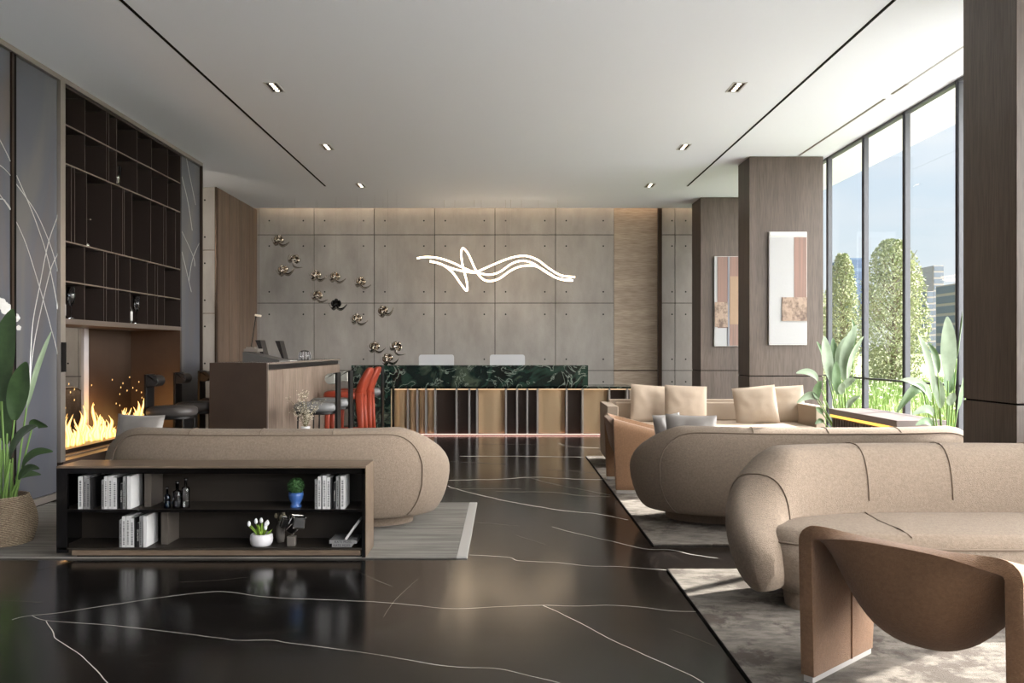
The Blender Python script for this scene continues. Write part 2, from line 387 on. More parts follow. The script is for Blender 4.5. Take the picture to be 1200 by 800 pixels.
for pl, vw, mi in veins:
    P = [fl(*p) for p in pl]; P = spline([(p.x, p.y, 0) for p in P], 8)
    f.cur = mi; vs = []; vw = vw*(.6 if vw < .02 else .8)
    for i, p in enumerate(P):
        d = (P[min(i+1, len(P)-1)]-P[max(i-1, 0)]).normalized(); nrm = Vector((-d.y, d.x, 0))
        ww = vw*(.55+.7*abs(noise.noise(p*3.1)))*(.25 if i in (0, len(P)-1) else 1)
        j = Vector((noise.noise(p*9), noise.noise(p*9+Vector((5, 5, 5))), 0))*vw*.8
        vs += [p+nrm*ww*.5+j+Vector((0, 0, .0006)), p-nrm*ww*.5+j+Vector((0, 0, .0006))]
    f.add(vs, [(2*i, 2*i+1, 2*i+3, 2*i+2) for i in range(len(P)-1)])
struct('floor', f, [M['floor'], M['vein'], M['vein_dim']])

c = MB(); c.box(-8.5, 4.25, -3.0, 13.98, CEIL, CEIL+.12); c.box(-8.5, 4.25, 13.98, 14.6, CEIL+.35, CEIL+.47)
c.box(-8.5, 4.25, 13.94, 13.98, CEIL+.12, CEIL+.35)
struct('ceiling', c, M['ceiling'])
struct('trim_1', MB().box(-2.745, -2.72, -3, 12.1, CEIL-.004, CEIL+.01), M['dark_line'])
struct('trim_2', MB().box(2.755, 2.78, -3, 12.1, CEIL-.004, CEIL+.01), M['dark_line'])
t3 = MB()
t3.box(3.75, 3.775, 7.9, 10.2, CEIL-.004, CEIL+.01); t3.box(3.75, 3.775, 7.45, 7.75, CEIL-.004, CEIL+.01)
t3.box(3.75, 3.775, 6.1, 6.35, CEIL-.004, CEIL+.01)
struct('trim_3', t3, M['shelf_edge'])
struct('trim_4', MB().box(3.752, 3.772, 6.35, 7.45, CEIL-.003, CEIL+.01).box(3.752, 3.772, -3, 6.1, CEIL-.003, CEIL+.01), mat('pale_track', (178, 176, 174), .6))
struct('baseboard_left', MB().box(-4.05, -4.02, -3, 7.24, .012, .07), M['steel'])

# back wall of cast concrete panels with tie holes
UB = F/YB
def bx_(px): return (px-VX)/UB
def bz_(py): return EYE-(py-VY)/UB
wb = MB(); wb.cur = 1; wb.box(-8.5, 4.25, YB+.03, YB+.25, 0, 4.3)
xs = [303-71+6, 303, 368, 438.5, 509.3, 580, 651, 719.5]; zs = [0, bz_(434), bz_(355), bz_(275), 4.3]
g = .006
def panels(xl, zl, holes=True):
    for i in range(len(xl)-1):
        for j in range(len(zl)-1):
            wb.cur = 0; wb.box(xl[i]+g, xl[i+1]-g, YB, YB+.03, zl[j]+g, zl[j+1]-g)
            if not holes: continue
            wb.cur = 2
            for hx in (xl[i+1]-.19 if i == 1 or True else 0, xl[i]+.19):
                if i == 0 and hx < xl[1] and xl is XA: continue
                if xl[i+1]-xl[i] < .7 and hx != xl[i]+.19: continue
                hl = [zl[j]+.2, zl[j+1]-.2] if j < len(zl)-2 else [zl[j]+.25]
                for hz in hl:
                    wb.tube([(hx, YB-.002, hz), (hx, YB+.01, hz)], .014, 10)
XA = [bx_(v) for v in xs]
panels(XA, zs)
panels([bx_(775), bx_(791), bx_(815), 4.25], zs)
struct('wall_back', wb, [M['concrete'], M['gap'], M['hole']])
wn = MB(); wn.box(bx_(719.5), bx_(770.5), YB+.0, YB+.028, bz_(434)+.01, 4.3)
wn.box(bx_(719.5), bx_(770.5), YB+.0, YB+.028, 0, bz_(434)-.01)
struct('trim_5', wn, M['light_wood'])
struct('trim_6', MB().box(bx_(770.5), bx_(775), YB-.06, YB+.03, 0, 4.2).box(bx_(719.5), bx_(770.5), YB-.006, YB, bz_(434)-.01, bz_(434)+.01), M['bronze'])
# cove light above the back wall
cl = thing('cove_light', 'warm linear cove light washing down the concrete back wall', 'light', (0, 14.05, 4.1))
MB().box(-4.3, 4.0, -.03, .0, 0, .02).build('diffuser', emis('cove_glow', (255, 224, 188), 8.0), cl)
MB().box(-4.3, 4.0, -.04, .01, .02, .05).build('housing', M['steel'], cl)

# side wood wall + concrete return, left back
DW = 12.17
ws = MB(); ws.box(-4.6, -4.43, DW+.02, YB+.03, 0, CEIL)
for k in range(4):
    a = DW+.06+k*.5; ws.cur = 0; ws.box(-4.43, -4.41, a, a+.488, 0, CEIL)
ws.cur = 1; ws.box(-4.43, -4.424, DW+.02, YB, 0, CEIL)
struct('wall_left_rear', ws, [M['side_wood'], M['bronze']])
wc = MB(); UC = F/DW; wc.cur = 1; wc.box(-8.5, -4.44, DW+.03, DW+.15, 0, CEIL)
zc = [0, EYE-31/UC, EYE+43/UC, EYE+117/UC, CEIL]
xc = [-8.5, -8.0, -6.95, -6.52, -5.5, -4.43]
for i in range(5):
    for j in range(4):
        wc.cur = 0; wc.box(xc[i]+g, xc[i+1]-g, DW, DW+.03, zc[j]+g, zc[j+1]-g)
        wc.cur = 2
        for hx in (xc[i]+.16, xc[i+1]-.16):
            for hz in (zc[j]+.2, zc[j+1]-.2): wc.tube([(hx, DW-.002, hz), (hx, DW+.01, hz)], .014, 10)
wc.cur = 3; wc.box(-4.435, -4.41, DW-.01, DW+.02, 0, CEIL)
struct('wall_left_concrete', wc, [M['concrete'], M['gap'], M['hole'], M['bronze']])
struct('wall_far_left', MB().box(-8.7, -8.5, -3, 14.6, 0, CEIL), M['wall_paint'])
struct('wall_front', MB().box(-8.7, -4.0, -3.2, -3, 0, 4.3).box(-4.0, 4.25, -3.2, -3, 3.6, 4.3).box(-4.0, 4.25, -3.2, -3, 0, 2.2), mat('front_wall', (120, 110, 102), .8))  # high opening shaped for the added front fill
wf = MB()
for k in range(6): wf.box(-4.0+k*1.64-.03, -4.0+k*1.64+.03, -3.15, -3.03, 2.2, 3.6)
struct('window_20', wf, M['frame_metal'])  # unseen clerestory frames, added to go with the front fill
struct('wall_right', MB().box(XR, 4.3, 14.13, 14.6, 0, 4.3).box(XR, 4.3, -3, 14.6, CEIL+.12, 4.4), M['concrete'])

# ------------------------------------------------------------ feature wall on the left
def wd(px): return 4.05*F/(VX-px)       # depth on the feature wall of a pixel column
def wz(px, py): return EYE-(py-VY)*wd(px)/F
BK0, BK1, WE = 7.30, 9.95, 10.62
fw = MB()
fw.box(-4.9, -4.11, -3, 7.24, 0, CEIL)                    # mass behind the art panels
fw.box(-4.55, -4.11, 9.99, WE-.02, 0, CEIL)
fw.box(-4.9, -4.5, 7.24, 9.99, 1.60, CEIL)                 # above the fireplace, behind the bookcase
struct('wall_left', fw, M['bronze'])
struct('trim_7', MB().box(-4.11, -4.03, -3, WE, CEIL-.045, CEIL-.001), M['steel'])
struct('trim_8', MB().box(-4.11, -4.03, 7.22, BK0, .33, CEIL-.045), M['steel'])
struct('trim_9', MB().box(-4.11, -4.03, WE-.03, WE, 0, CEIL-.045), M['bronze'])
struct('trim_10', MB().box(-4.028, -4.02, 7.225, 7.295, 1.15, 1.42), M['dark_line'])
lines_mid = [[(19,202),(33,234),(45,265),(57.5,305),(69,362)], [(19,214),(30,229),(45,252),(60,287),(69,318)],
 [(19,257),(32,287),(47,335),(57,370),(69,415)], [(69,252),(57.5,285),(47.5,335),(40,375),(37,415),(35,470)], [(69,297),(60,317),(47.5,370),(40,410),(36,450)]]
lines_near = [[(-30,110),(0,162),(15,192)], [(-30,180),(0,193),(15,207)], [(-20,205),(0,227),(15,248)], [(-40,240),(0,233),(9,238),(15,247)]]
lines_far = [[(214,207),(221,237),(226,270)], [(214,271),(227,300),(229,312)], [(214,295),(225,342)], [(234,285),(226,305),(222,330)],[(214,150),(220,190),(230,240)]]
def art_panel(y0, y1, lines, label, blossoms=()):
    t = thing('art_panel', label, 'wall panel', (-4.11, (y0+y1)/2, .07))
    oy = (y0+y1)/2
    MB().box(0, .05, y0-oy, y1-oy, 0, CEIL-.12).build('panel', M['art_panel'], t)
    l = MB()
    for pl in lines:
        P = []
        for p in spline([(a, b, 0) for a, b in pl], 6):
            y = wd(p.x)
            if y0-.001 <= y <= y1+.02: P.append((.052, min(y, y1)-oy, wz(p.x, p.y)-.07))
        if len(P) > 1: l.tube(P, .004, 5)
    l.build('inlay', mat('inlay', (196, 194, 190), .3, .3), t)
    if blossoms:
        b = MB()
        for (px, py, r) in blossoms:
            for q in range(5):
                a = q*2*PI/5+px
                cy = wd(px)-oy+math.cos(a)*r*.9; cz = wz(px, py)-.07+math.sin(a)*r*.6
                b.add([(.052, cy+math.cos(s*PI/4)*r, cz+math.sin(s*PI/4)*r*.6) for s in range(8)]+[(.056, cy, cz)], [(s, (s+1) % 8, 8) for s in range(8)])
        b.build('painted_blossom', M['paper_white'], t)
    return t
art_panel(6.605, 7.215, lines_mid, 'grey-blue satin wall panel with crossing fine white arcs beside bookcase', [(20, 372, .03), (23, 384, .02)])
art_panel(3.9, 6.53, lines_near, 'grey-blue wall panel cut by left edge of the view', [(2, 355, .04), (8, 361, .045), (-4, 352, .04)])
art_panel(1.2, 3.85, [], 'grey-blue wall panel nearest the viewer on left wall')
art_panel(9.99, WE-.035, lines_far, 'narrow grey-blue wall panel on far side of bookcase', )
struct('trim_11', MB().box(-4.11, -4.045, 6.535, 6.56, .07, CEIL-.045), M['bronze'])
struct('trim_12', MB().box(-4.09, -4.05, 6.56, 6.60, .07, CEIL-.045), M['dark_line'])

# bookcase
bk = thing('bookcase', 'tall dark brown built-in bookcase above the fireplace', 'bookcase', (-4.05, BK0, 1.62))
bx0, bx1 = -.42, 0.0; HH = CEIL-.05-1.62; LL = BK1-BK0
MB().box(bx0-.02, bx0, 0, LL, 0, HH).build('back_panel', M['shelf_dark'], bk)
MB().box(bx0, bx1, 0, .02, 0, HH).build('side_panel', M['shelf_dark'], bk)
MB().box(bx0, bx1, LL-.02, LL, 0, HH).build('side_panel', M['shelf_dark'], bk)
MB().box(bx0, bx1, 0.02, LL-.02, HH-.02, HH).build('top_panel', M['shelf_dark'], bk)
SH = [3.434, 3.075, 2.36, 1.99]
for z in SH:
    s = MB(); s.box(bx0, bx1-.004, .02, LL-.02, z-1.62-.014, z-1.62); s.cur = 1; s.box(bx1-.004, bx1, .02, LL-.02, z-1.62-.014, z-1.62)
    s.build('shelf', [M['shelf_dark'], M['shelf_edge']], bk)
s = MB(); s.box(bx0-.15, bx1-.004, 0, LL, -.03, 0.02); s.cur = 1; s.box(bx1-.004, bx1+.004, 0, LL, -.03, .02)
s.build('bottom_panel', [M['brown_panel'], M['shelf_edge']], bk)
rows = [(3.434, CEIL-.07, [100, 125, 128, 137, 161, 178, 197]), (3.075, 3.42, [100, 125, 128, 137, 161, 178, 197]),
        (2.36, 3.061, [84, 88, 102, 131, 144, 146, 155, 177, 192, 195, 206]),
        (1.99, 2.346, [99.5, 122, 125, 136, 139, 153, 173, 182, 185, 193]), (1.64, 1.976, [99.5, 122, 125, 136, 139, 153, 173, 182, 185, 193])]
for z0, z1, pl in rows:
    for p in pl:
        y = wd(p)-BK0
        MB().box(bx0, bx1-.003, y-.006, y+.006, z0-1.62, z1-1.62).build('divider', M['shelf_dark'], bk)

# see-through fireplace below it
fp = thing('fireplace', 'long see-through fireplace under bookcase with raised dark hearth', 'fireplace', (-4.05, BK0, 0))
MB().box(-.75, .0, 0, LL, 0, .33).build('hearth', M['brown_panel'], fp)
h = MB(); h.box(-.70, -.12, 0, LL, .33, .345); h.build('ledge', M['rail_wood'], fp)
h = MB(); h.box(-.52, -.20, .0, LL-.03, .345, .385); h.build('burner_tray', M['bronze'], fp, bevel=.006)
MB().box(-.61, .0, LL-.03, LL+.02, .33, 1.59).build('end_panel', M['brown_panel'], fp)
MB().box(-.64, -.61, wd(104)*4.66/4.05-BK0, LL-.03, .33, 1.59).build('back_panel', M['brown_panel'], fp)
MB().box(-.64, -.61, wd(98.5)*4.66/4.05-BK0, wd(104)*4.66/4.05-BK0-.001, .33, 1.59).build('post', mat('white_post', (165, 165, 168), .5), fp)
# flames: tongues of burning gas
def flame_mat():
    m = bpy.data.materials.new('flame'); m.use_nodes = True; t = m.node_tree; t.nodes.clear()
    o = t.nodes.new('ShaderNodeOutputMaterial'); mxs = t.nodes.new('ShaderNodeMixShader'); tr = t.nodes.new('ShaderNodeBsdfTransparent')
    em = t.nodes.new('ShaderNodeEmission'); lw = t.nodes.new('ShaderNodeLayerWeight'); lw.inputs[0].default_value = .5
    rp = t.nodes.new('ShaderNodeValToRGB'); e = rp.color_ramp.elements
    e[0].position = .0; e[0].color = (1, .72, .30, 1); e[1].position = .8; e[1].color = (1, .25, .03, 1)
    q = e.new(.35); q.color = (1, .5, .12, 1)
    r2 = t.nodes.new('ShaderNodeValToRGB'); r2.color_ramp.elements[0].position = .35; r2.color_ramp.elements[0].color = (1, 1, 1, 1)
    r2.color_ramp.elements[1].position = .95; r2.color_ramp.elements[1].color = (.0, .0, .0, 1)
    t.links.new(lw.outputs['Facing'], rp.inputs[0]); t.links.new(lw.outputs['Facing'], r2.inputs[0]); t.links.new(rp.outputs[0], em.inputs[0])
    em.inputs[1].default_value = 1.25
    t.links.new(r2.outputs[0], mxs.inputs[0]); t.links.new(tr.outputs[0], mxs.inputs[1]); t.links.new(em.outputs[0], mxs.inputs[2])
    t.links.new(mxs.outputs[0], o.inputs[0]); return m
fm = MB(); rr = random.Random(3)
# flame heights along the tray, in metres
hts = [(.02, .16), (.10, .24), (.2, .14), (.3, .10), (.42, .22), (.52, .36), (.60, .38), (.7, .30), (.8, .34), (.88, .22), (.98, .14), (1.1, .20), (1.2, .42), (1.28, .30), (1.38, .26), (1.46, .30), (1.55, .12), (1.7, .1), (1.9, .3), (2.0, .34), (2.1, .30), (2.2, .32), (2.35, .42), (2.45, .30), (2.55, .30), (2.6, .22)]
for (y, h0) in hts:
    for q in range(5):
        yy = y+rr.uniform(-.05, .05); hh = h0*rr.uniform(.45, 1.0); xx = -.36+rr.uniform(-.09, .09); r0 = rr.uniform(.014, .040)
        ph = rr.uniform(0, 6); pts = []; rs = []
        for i in range(9):
            t = i/8; sw = .018*math.sin(ph+t*5.5)*t*1.6
            pts.append((xx+sw*.6, min(yy+sw, 2.60), .38+t*hh)); rs.append(max(.0015, r0*(math.sin(PI*min(1, (t*.82+.16)))**.8)*(1-t*.55)*(1+.25*math.sin(ph*2+t*9))))
        fm.tube(pts, rs, 7)
for q in range(26):
    y = rr.uniform(0, 2.55); z = rr.uniform(.7, 1.05)
    fm.tube([(-.36, y, z), (-.36, y+.004, z+.012), (-.36, y, z+.02)], [.002, .004, .001], 5)
fo = fm.build('flames', flame_mat(), None, smooth=True); fo.location = (-4.05, BK0, 0)
tag(fo, 'row of orange and yellow flames burning in the fireplace tray', 'fire', kind='stuff')
for y, en in ((7.9, 5), (9.0, 5)):
    ld = bpy.data.lights.new('fire_light', 'POINT'); ld.energy = en; ld.color = (1, .50, .18); ld.shadow_soft_size = .12
    o = bpy.data.objects.new('fire_light', ld); C.objects.link(o); o.location = (-4.40, y, .72)

# things on the bookcase
def lathe_thing(name, label, cat, loc, prof, m, group=None, n=28, lid=None):
    o = MB().lathe(prof, n=n).build(name, m, None, smooth=True); o.location = loc; return tag(o, label, cat, group)
y = wd(144)+.02
lathe_thing('glass_vase', 'flared clear glass vase standing high on the bookcase', 'vase', (-4.14, y, 3.076), [(.03, 0), (.045, .02), (.05, .1), (.065, .22), (.06, .22), (.045, .1), (.03, .03), (0, .03)], M['clear'])
t = thing('shelf_lamp', 'small slim chrome lamp on the bookcase middle shelf', 'lamp', (-4.1, wd(105), 2.361))
MB().lathe([(0, .04), (.03, .035), (.045, .015), (.05, 0)]).build('base', M['chrome'], t, smooth=True)
MB().tube([(-.02, -.0, .02), (-.02, -.0, .26)], .007).build('pole', M['chrome'], t); MB().box(-.03, .06, -.015, .015, .255, .268).build('lamp_head', M['chrome'], t)
for px, lb in ((77.5, 'beside left steel post'), (156, 'below the centre cells')):
    t = thing('bottle', 'clear bottle with pale label on lowest bookcase shelf '+lb, 'bottle', (-4.10, wd(px)+.02, 1.641), group='bottles on the bookcase')
    MB().lathe([(.03, 0), (.032, .02), (.032, .14), (.012, .19), (.011, .24), (0, .24)]).build('body', M['clear'], t, smooth=True)
    MB().lathe([(.033, .03), (.033, .13)]).build('paper_label', M['paper_white'], t, smooth=True)
    t = thing('wine_glass', 'tall stemmed glass next to the bottle '+lb, 'glass', (-4.06, wd(px)+.10, 1.641), group='stemmed glasses on the bookcase')
    MB().lathe([(.03, 0), (.028, .006), (.005, .012), (.005, .12)]).build('foot', M['clear'], t, smooth=True)
    MB().lathe([(.006, .12), (.032, .16), (.036, .22), (.034, .30), (.030, .30), (.032, .22), (.006, .13)]).build('bowl', M['clear'], t, smooth=True)

rl = bpy.data.lights.new('side_room_fill', 'POINT'); rl.energy = 60; rl.color = (1, .86, .70); rl.shadow_soft_size = .15  # unseen fill added to brighten the concrete beyond the fireplace
o = bpy.data.objects.new('side_room_fill', rl); C.objects.link(o); o.location = (-5.7, 9.3, 3.1)
# tub chair beyond the fireplace
def rounded_back_mesh(Rx, Ry, w, H0, h1, A, ee, zb, n1=90, n2=28, flat=.6):
    raw = []
    for i in range(801):
        a = -A+2*A*i/800; raw.append(Vector((Rx*sp(math.sin(a), ee), -Ry*sp(math.cos(a), ee), 0)))
    L = [0]
    for i in range(800): L.append(L[-1]+(raw[i+1]-raw[i]).length)
    P = []; j = 0
    for i in range(n1):
        s = L[-1]*i/(n1-1)
        while j < 799 and L[j+1] < s: j += 1
        tt = (s-L[j])/max(1e-9, L[j+1]-L[j]); P.append(raw[j].lerp(raw[j+1], tt))
    N = []
    for i in range(n1):
        d = (P[min(i+1, n1-1)]-P[max(i-1, 0)]).normalized(); N.append(Vector((d.y, -d.x, 0)))
    for _ in range(3): N = [((N[max(i-1, 0)]+N[i]*2+N[min(i+1, n1-1)])).normalized() for i in range(n1)]
    def surf(i, phi, off=0):             # i may be fractional
        i = max(0, min(n1-1, i)); i0 = int(i); fr = i-i0; i1 = min(i0+1, n1-1)
        p = P[i0].lerp(P[i1], fr); nn = N[i0].lerp(N[i1], fr).normalized()
        t = abs(i/(n1-1)*2-1)
        k = max(0, (t-flat)/(1-flat)); k = k*k*(3-2*k)
        H = H0-(H0-h1)*k
        endk = 1.0
        if t > .92: endk = math.sqrt(max(0, 1-((t-.92)/.08)**2))
        zc_ = (H+zb)/2; hz = (H-zb)/2*(.25+.75*endk); ww = w*(.02+.98*endk)
        cn, sn = sp(math.cos(phi), .75), sp(math.sin(phi), .8)
        n_ = ww*cn
        z = zc_+hz*sn
        q = (z-zb)/(H0-zb)
        lean = -.10*(1-q)**2*endk if cn > 0 else 0   # belly tucks in near the base
        n_ += lean*abs(cn)
        o = p+nn*(n_+off*cn); return Vector((o.x, o.y, z+off*sn))
    return surf
def curved_sofa(label, loc, rz, Rx=1.2, Ry=.48, w=.16, H0=.78, h1=.42, seatf=.30, ee=.80, seams=(.34, .5, .66), group='round-backed boucle sofas', A=1.85):
    t = thing('sofa', label, 'sofa', loc, rz, group)
    n1, n2 = 90, 28
    surf = rounded_back_mesh(Rx, Ry, w, H0, h1, A, ee, .09, n1, n2)
    b = MB(); b.grid(lambda i, j: surf(i, 2*PI*j/n2), n1, n2, wv=True)
    b.add([surf(0, 2*PI*j/n2) for j in range(n2)], [tuple(range(n2))]); b.add([surf(n1-1, 2*PI*j/n2) for j in range(n2)], [tuple(range(n2))])
    bk_ = b.build('backrest', M['fabric'], t, smooth=True)
    # outer welt: up one end, along the top, down the other
    pts = []
    for k in range(61):
        s = k/60; x = abs(s*2-1)
        i = (n1-1)*(.5+(s-.5)*1.0*.80)
        if x > .80: ph = 1.02-(x-.80)/.2*2.3; i = (n1-1)*(.5+math.copysign(.5*(.64+.10*math.sin((x-.8)/.2*PI)), s-.5)) if True else i
        else: ph = 1.02; i = (n1-1)*(.5+math.copysign(.5*.64*x/.80, s-.5))
        pts.append((i, ph))
    for _ in range(10): pts = [pts[0]]+[tuple((pts[k-1][q]+pts[k][q]*2+pts[k+1][q])/4 for q in (0, 1)) for k in range(1, len(pts)-1)]+[pts[-1]]
    fine = []
    for k in range(len(pts)-1): fine += [surf(pts[k][0]*(1-q/3)+pts[k+1][0]*q/3, pts[k][1]*(1-q/3)+pts[k+1][1]*q/3, .003) for q in range(3)]
    MB().tube(fine, .0045, 6).build('piping', M['piping'], bk_, smooth=True)
    for s in seams:
        i = (n1-1)*s
        pp = [surf(i, 1.02+(PI-.1-1.02)*q/12, .001) for q in range(13)]
        MB().tube(pp, .0035, 6).build('seam', M['piping'], bk_, smooth=True)
    for e_ in ((.12, .88) if rz else ()):
        i = (n1-1)*e_; MB().tube([surf(i, -1.1+(PI+1.1+.4)*q/24, .002) for q in range(25)], .005, 6).build('piping', M['piping'], bk_, smooth=True)
    # seat
    ol = []
    for k in range(96):
        a = 2*PI*k/96
        x = (Rx-.03)*sp(math.cos(a), .80); yy = sp(math.sin(a), .80)
        ol.append(Vector((x, yy*((Ry-.02) if yy < 0 else seatf), 0)))
    def inset(d, z): return [Vector((p.x*(1-d/Rx), p.y*(1-d/.45), z)) for p in ol]
    st = MB(); loops = [inset(.10, .09), inset(.03, .16), inset(.0, .27), inset(.0, .34)]
    for k in range(7):
        a = PI/2*k/6; loops.append(inset(.09*(1-math.cos(a)), .34+.09*math.sin(a)))
    st.loft(loops+[inset(.25, .438)]); so = st.build('seat', M['fabric'], t, smooth=True)
    MB().tube([p for p in inset(-.001, .36)]+[inset(-.001, .36)[0]], .0055, 6).build('piping', M['piping'], so, smooth=True)
    for sx in (-.42, .42):
        xx = sx*Rx; pts = []
        for k in range(11):
            yv = -Ry*.6+(seatf+Ry*.6)*k/10
            xq = xx*(1+.06*math.sin(k/10*PI)); yv2 = yv
            pts.append((xq, min(yv2, seatf*.88), .4375 if k < 9 else .4375-(k-8)*.012))
        MB().tube(pts, .0035, 6).build('seam', M['piping'], so, smooth=True)
    MB().loft([inset(.13, 0), inset(.12, .085), inset(.15, .09)]).build('plinth', M['fabric'], t, smooth=False)
    return t
M['fabric_dim'] = M['fabric']
curved_sofa('beige boucle sofa seen from behind over the dark console shelf', (-1.76, 6.28, .012), 0, Rx=1.19, Ry=.48, w=.165, H0=.765, h1=.5)
curved_sofa('beige boucle sofa seen from behind in front of orange-tan armchair', (2.36, 6.42, .012), 0, Rx=1.22, Ry=.52, w=.165, H0=.765, h1=.5)
curved_sofa('beige boucle sofa nearest the viewer with open seat facing forward', (2.50, 4.17, .012), PI, Rx=1.18, Ry=.455, w=.18, H0=.80, h1=.40, seatf=.28)

tub = thing('tub_chair', 'beige rounded chair seen through the fireplace opening', 'chair', (-5.86, 10.6, 0), -.5)
s2 = rounded_back_mesh(.42, .36, .09, .88, .66, 2.0, .9, .06, 50, 20)
b = MB(); b.grid(lambda i, j: s2(i, 2*PI*j/20), 50, 20, wv=True); b.build('backrest', M['fabric'], tub, smooth=True)
MB().tube([s2(i, 1.2, .003) for i in range(5, 45)], .006, 6).build('piping', M['piping'], tub, smooth=True)
MB().lathe([(.40, 0.0), (.42, .1), (.42, .38), (.38, .43), (0, .44)], sy=.9).build('seat', M['fabric'], tub, smooth=True)

# ------------------------------------------------------------ rugs
def rug(label, x0, x1, y0, y1, m, border=None):
    t = thing('rug', label, 'rug', (x0, y0, 0))
    b = MB(); nx, ny = 2, 2
    b.box(0, x1-x0-(.07 if border else 0), 0, y1-y0, 0, .012).build('pile', m, t, bevel=.003)
    if border: MB().box(x1-x0-.07, x1-x0, 0, y1-y0, 0, .0125).build('border', M['rug_edge'], t, bevel=.003)
    else: MB().box(-.006, 0, -.006, y1-y0, 0, .011).build('binding', M['dark_line'], t)
    return t
rug('grey streaked rug with pale border under left sofa and console', -4.0, -.245, 5.155, 7.0, M['rug_left'], True)
rug('distressed grey rug under the middle seating group on right', 1.022, 3.48, 5.50, 10.08, M['rug_right'])
rug('distressed grey rug in right foreground under nearest sofa', .995, 4.08, 1.2, 4.88, M['rug_right'])

# ------------------------------------------------------------ columns
def column(label, x0, x1, y0, y1, z=1.015):
    t = thing('column', label, 'column', ((x0+x1)/2, (y0+y1)/2, 0)); del t['label']; del t['category']; t['kind'] = 'structure'
    cx, cy = (x0+x1)/2, (y0+y1)/2
    MB().box(x0-cx, x1-cx, y0-cy, y1-cy, 0, z-.006).build('lower_cladding', M['column_wood'], t, bevel=.003)
    MB().box(x0-cx+.012, x1-cx-.012, y0-cy+.012, y1-cy-.012, z-.006, z+.006).build('groove', M['dark_line'], t)
    MB().box(x0-cx, x1-cx, y0-cy, y1-cy, z+.006, CEIL-.004).build('upper_cladding', M['column_wood'], t, bevel=.003)
    return t
column('near', 3.14, 4.12, 4.89, 5.46)
column('mid', 3.14, 4.09, 10.24, 10.73)
column('far', 3.185, 4.10, 12.98, 13.58)

# ------------------------------------------------------------ window wall
mull = [-2.6, -.9, .9, 2.6, 4.0, 5.35, 6.40, 7.34, 8.32, 9.27, 10.30, 11.25, 12.2, 13.15, 14.1]
for i in range(len(mull)-1):
    a, b_ = mull[i], mull[i+1]
    wdw = thing('window_%d' % (i+1), '', '', (XR+.05, a, 0)); del wdw['label']; del wdw['category']; wdw['kind'] = 'structure'
    L = b_-a
    m1 = MB(); m1.box(-.022, .03, L-.026, L+.026, 0, CEIL); m1.cur = 1; m1.box(-.03, -.022, L-.022, L+.022, 0, CEIL)
    m1.cur = 0
    m1.box(-.03, .03, .026, L-.026, CEIL-.03, CEIL-.001); m1.box(-.03, .03, .026, L-.026, 0, .06)
    m1.box(-.012, .014, .028, L-.028, 1.01, 1.03)
    m1.build('window_frame', [M['frame_metal'], M['frame_dark']], wdw)
    MB().box(-.003, .003, .02, L-.02, .05, CEIL-.04).build('pane', M['pane'], wdw)
struct('wall_right_near', MB().box(XR, 4.3, -3, -2.6, 0, CEIL), M['concrete'])
struct('roof_overhang', MB().box(4.25, 5.0, -4, 16, CEIL+.02, CEIL+.3), mat('soffit_white', (235, 235, 235), .7))

# ------------------------------------------------------------ artworks on the columns
def frac(x, u): return x/u
def artwork(label, loc, W, H, pieces):
    t = thing('wall_art', label, 'artwork', loc)
    MB().box(-W/2-.006, W/2+.006, -.03, -.0, -H/2-.006, H/2+.006).build('frame', M['paper_white'], t)
    for nm, x0, x1, z0, z1, m, dp in pieces:
        MB().box(-W/2+x0*W, -W/2+x1*W, -.03-dp, -.03, -H/2+z0*H, -H/2+z1*H).build(nm, m, t)
    return t
M['art_white'] = mat('art_white', (160, 160, 160), .6, bump=(30, .1))
M['art_pink'] = mat('art_pink', (138, 106, 94), .6, var=((60, 1, .6), (110, 92, 84), .35, .65))
M['art_stone'] = mat('art_stone', (150, 130, 114), .7, bump=(14, .8), var=((12, 12, 9), (96, 80, 70), .45, .62))
M['art_tan'] = mat('art_tan', (146, 122, 100), .7, bump=(8, .6))
M['art_grey'] = mat('art_grey', (120, 122, 130), .5)
u2 = F/10.24
p = at(922.5, 338, 10.235)
artwork('white panel with pink stripe and brown stone square on middle column', p, 43/u2, 131/u2,
        [('white_field', 0, .66, .37, .955, M['art_white'], .004), ('white_field', 0, 1, 0, .37, M['art_white'], .003), ('top_strip', 0, 1, .967, 1, M['paper_white'], .012),
         ('pink_stripe', .66, 1, .37, .955, M['art_pink'], .006), ('stone_square', .33, 1, .21, .42, M['art_stone'], .016)])
u3 = F/12.98; p = at(852, 353, 12.975)
artwork('narrow pink and brown striped panel on far column', p, 30/u3, 104/u3,
        [('white_field', 0, 1, 0, 1, M['art_white'], .002), ('pink_stripe', .10, .52, .2, 1, M['art_pink'], .006), ('grey_strip', .5, .56, 0, 1, M['art_grey'], .012),
         ('stone_square', 0, .5, .21, .49, M['art_stone'], .014), ('tan_square', .58, 1, .24, .78, M['art_tan'], .012), ('pink_stripe', .58, .92, 0, .24, M['art_pink'], .006), ('pink_stripe', .58, .92, .78, 1, M['art_pink'], .006)])

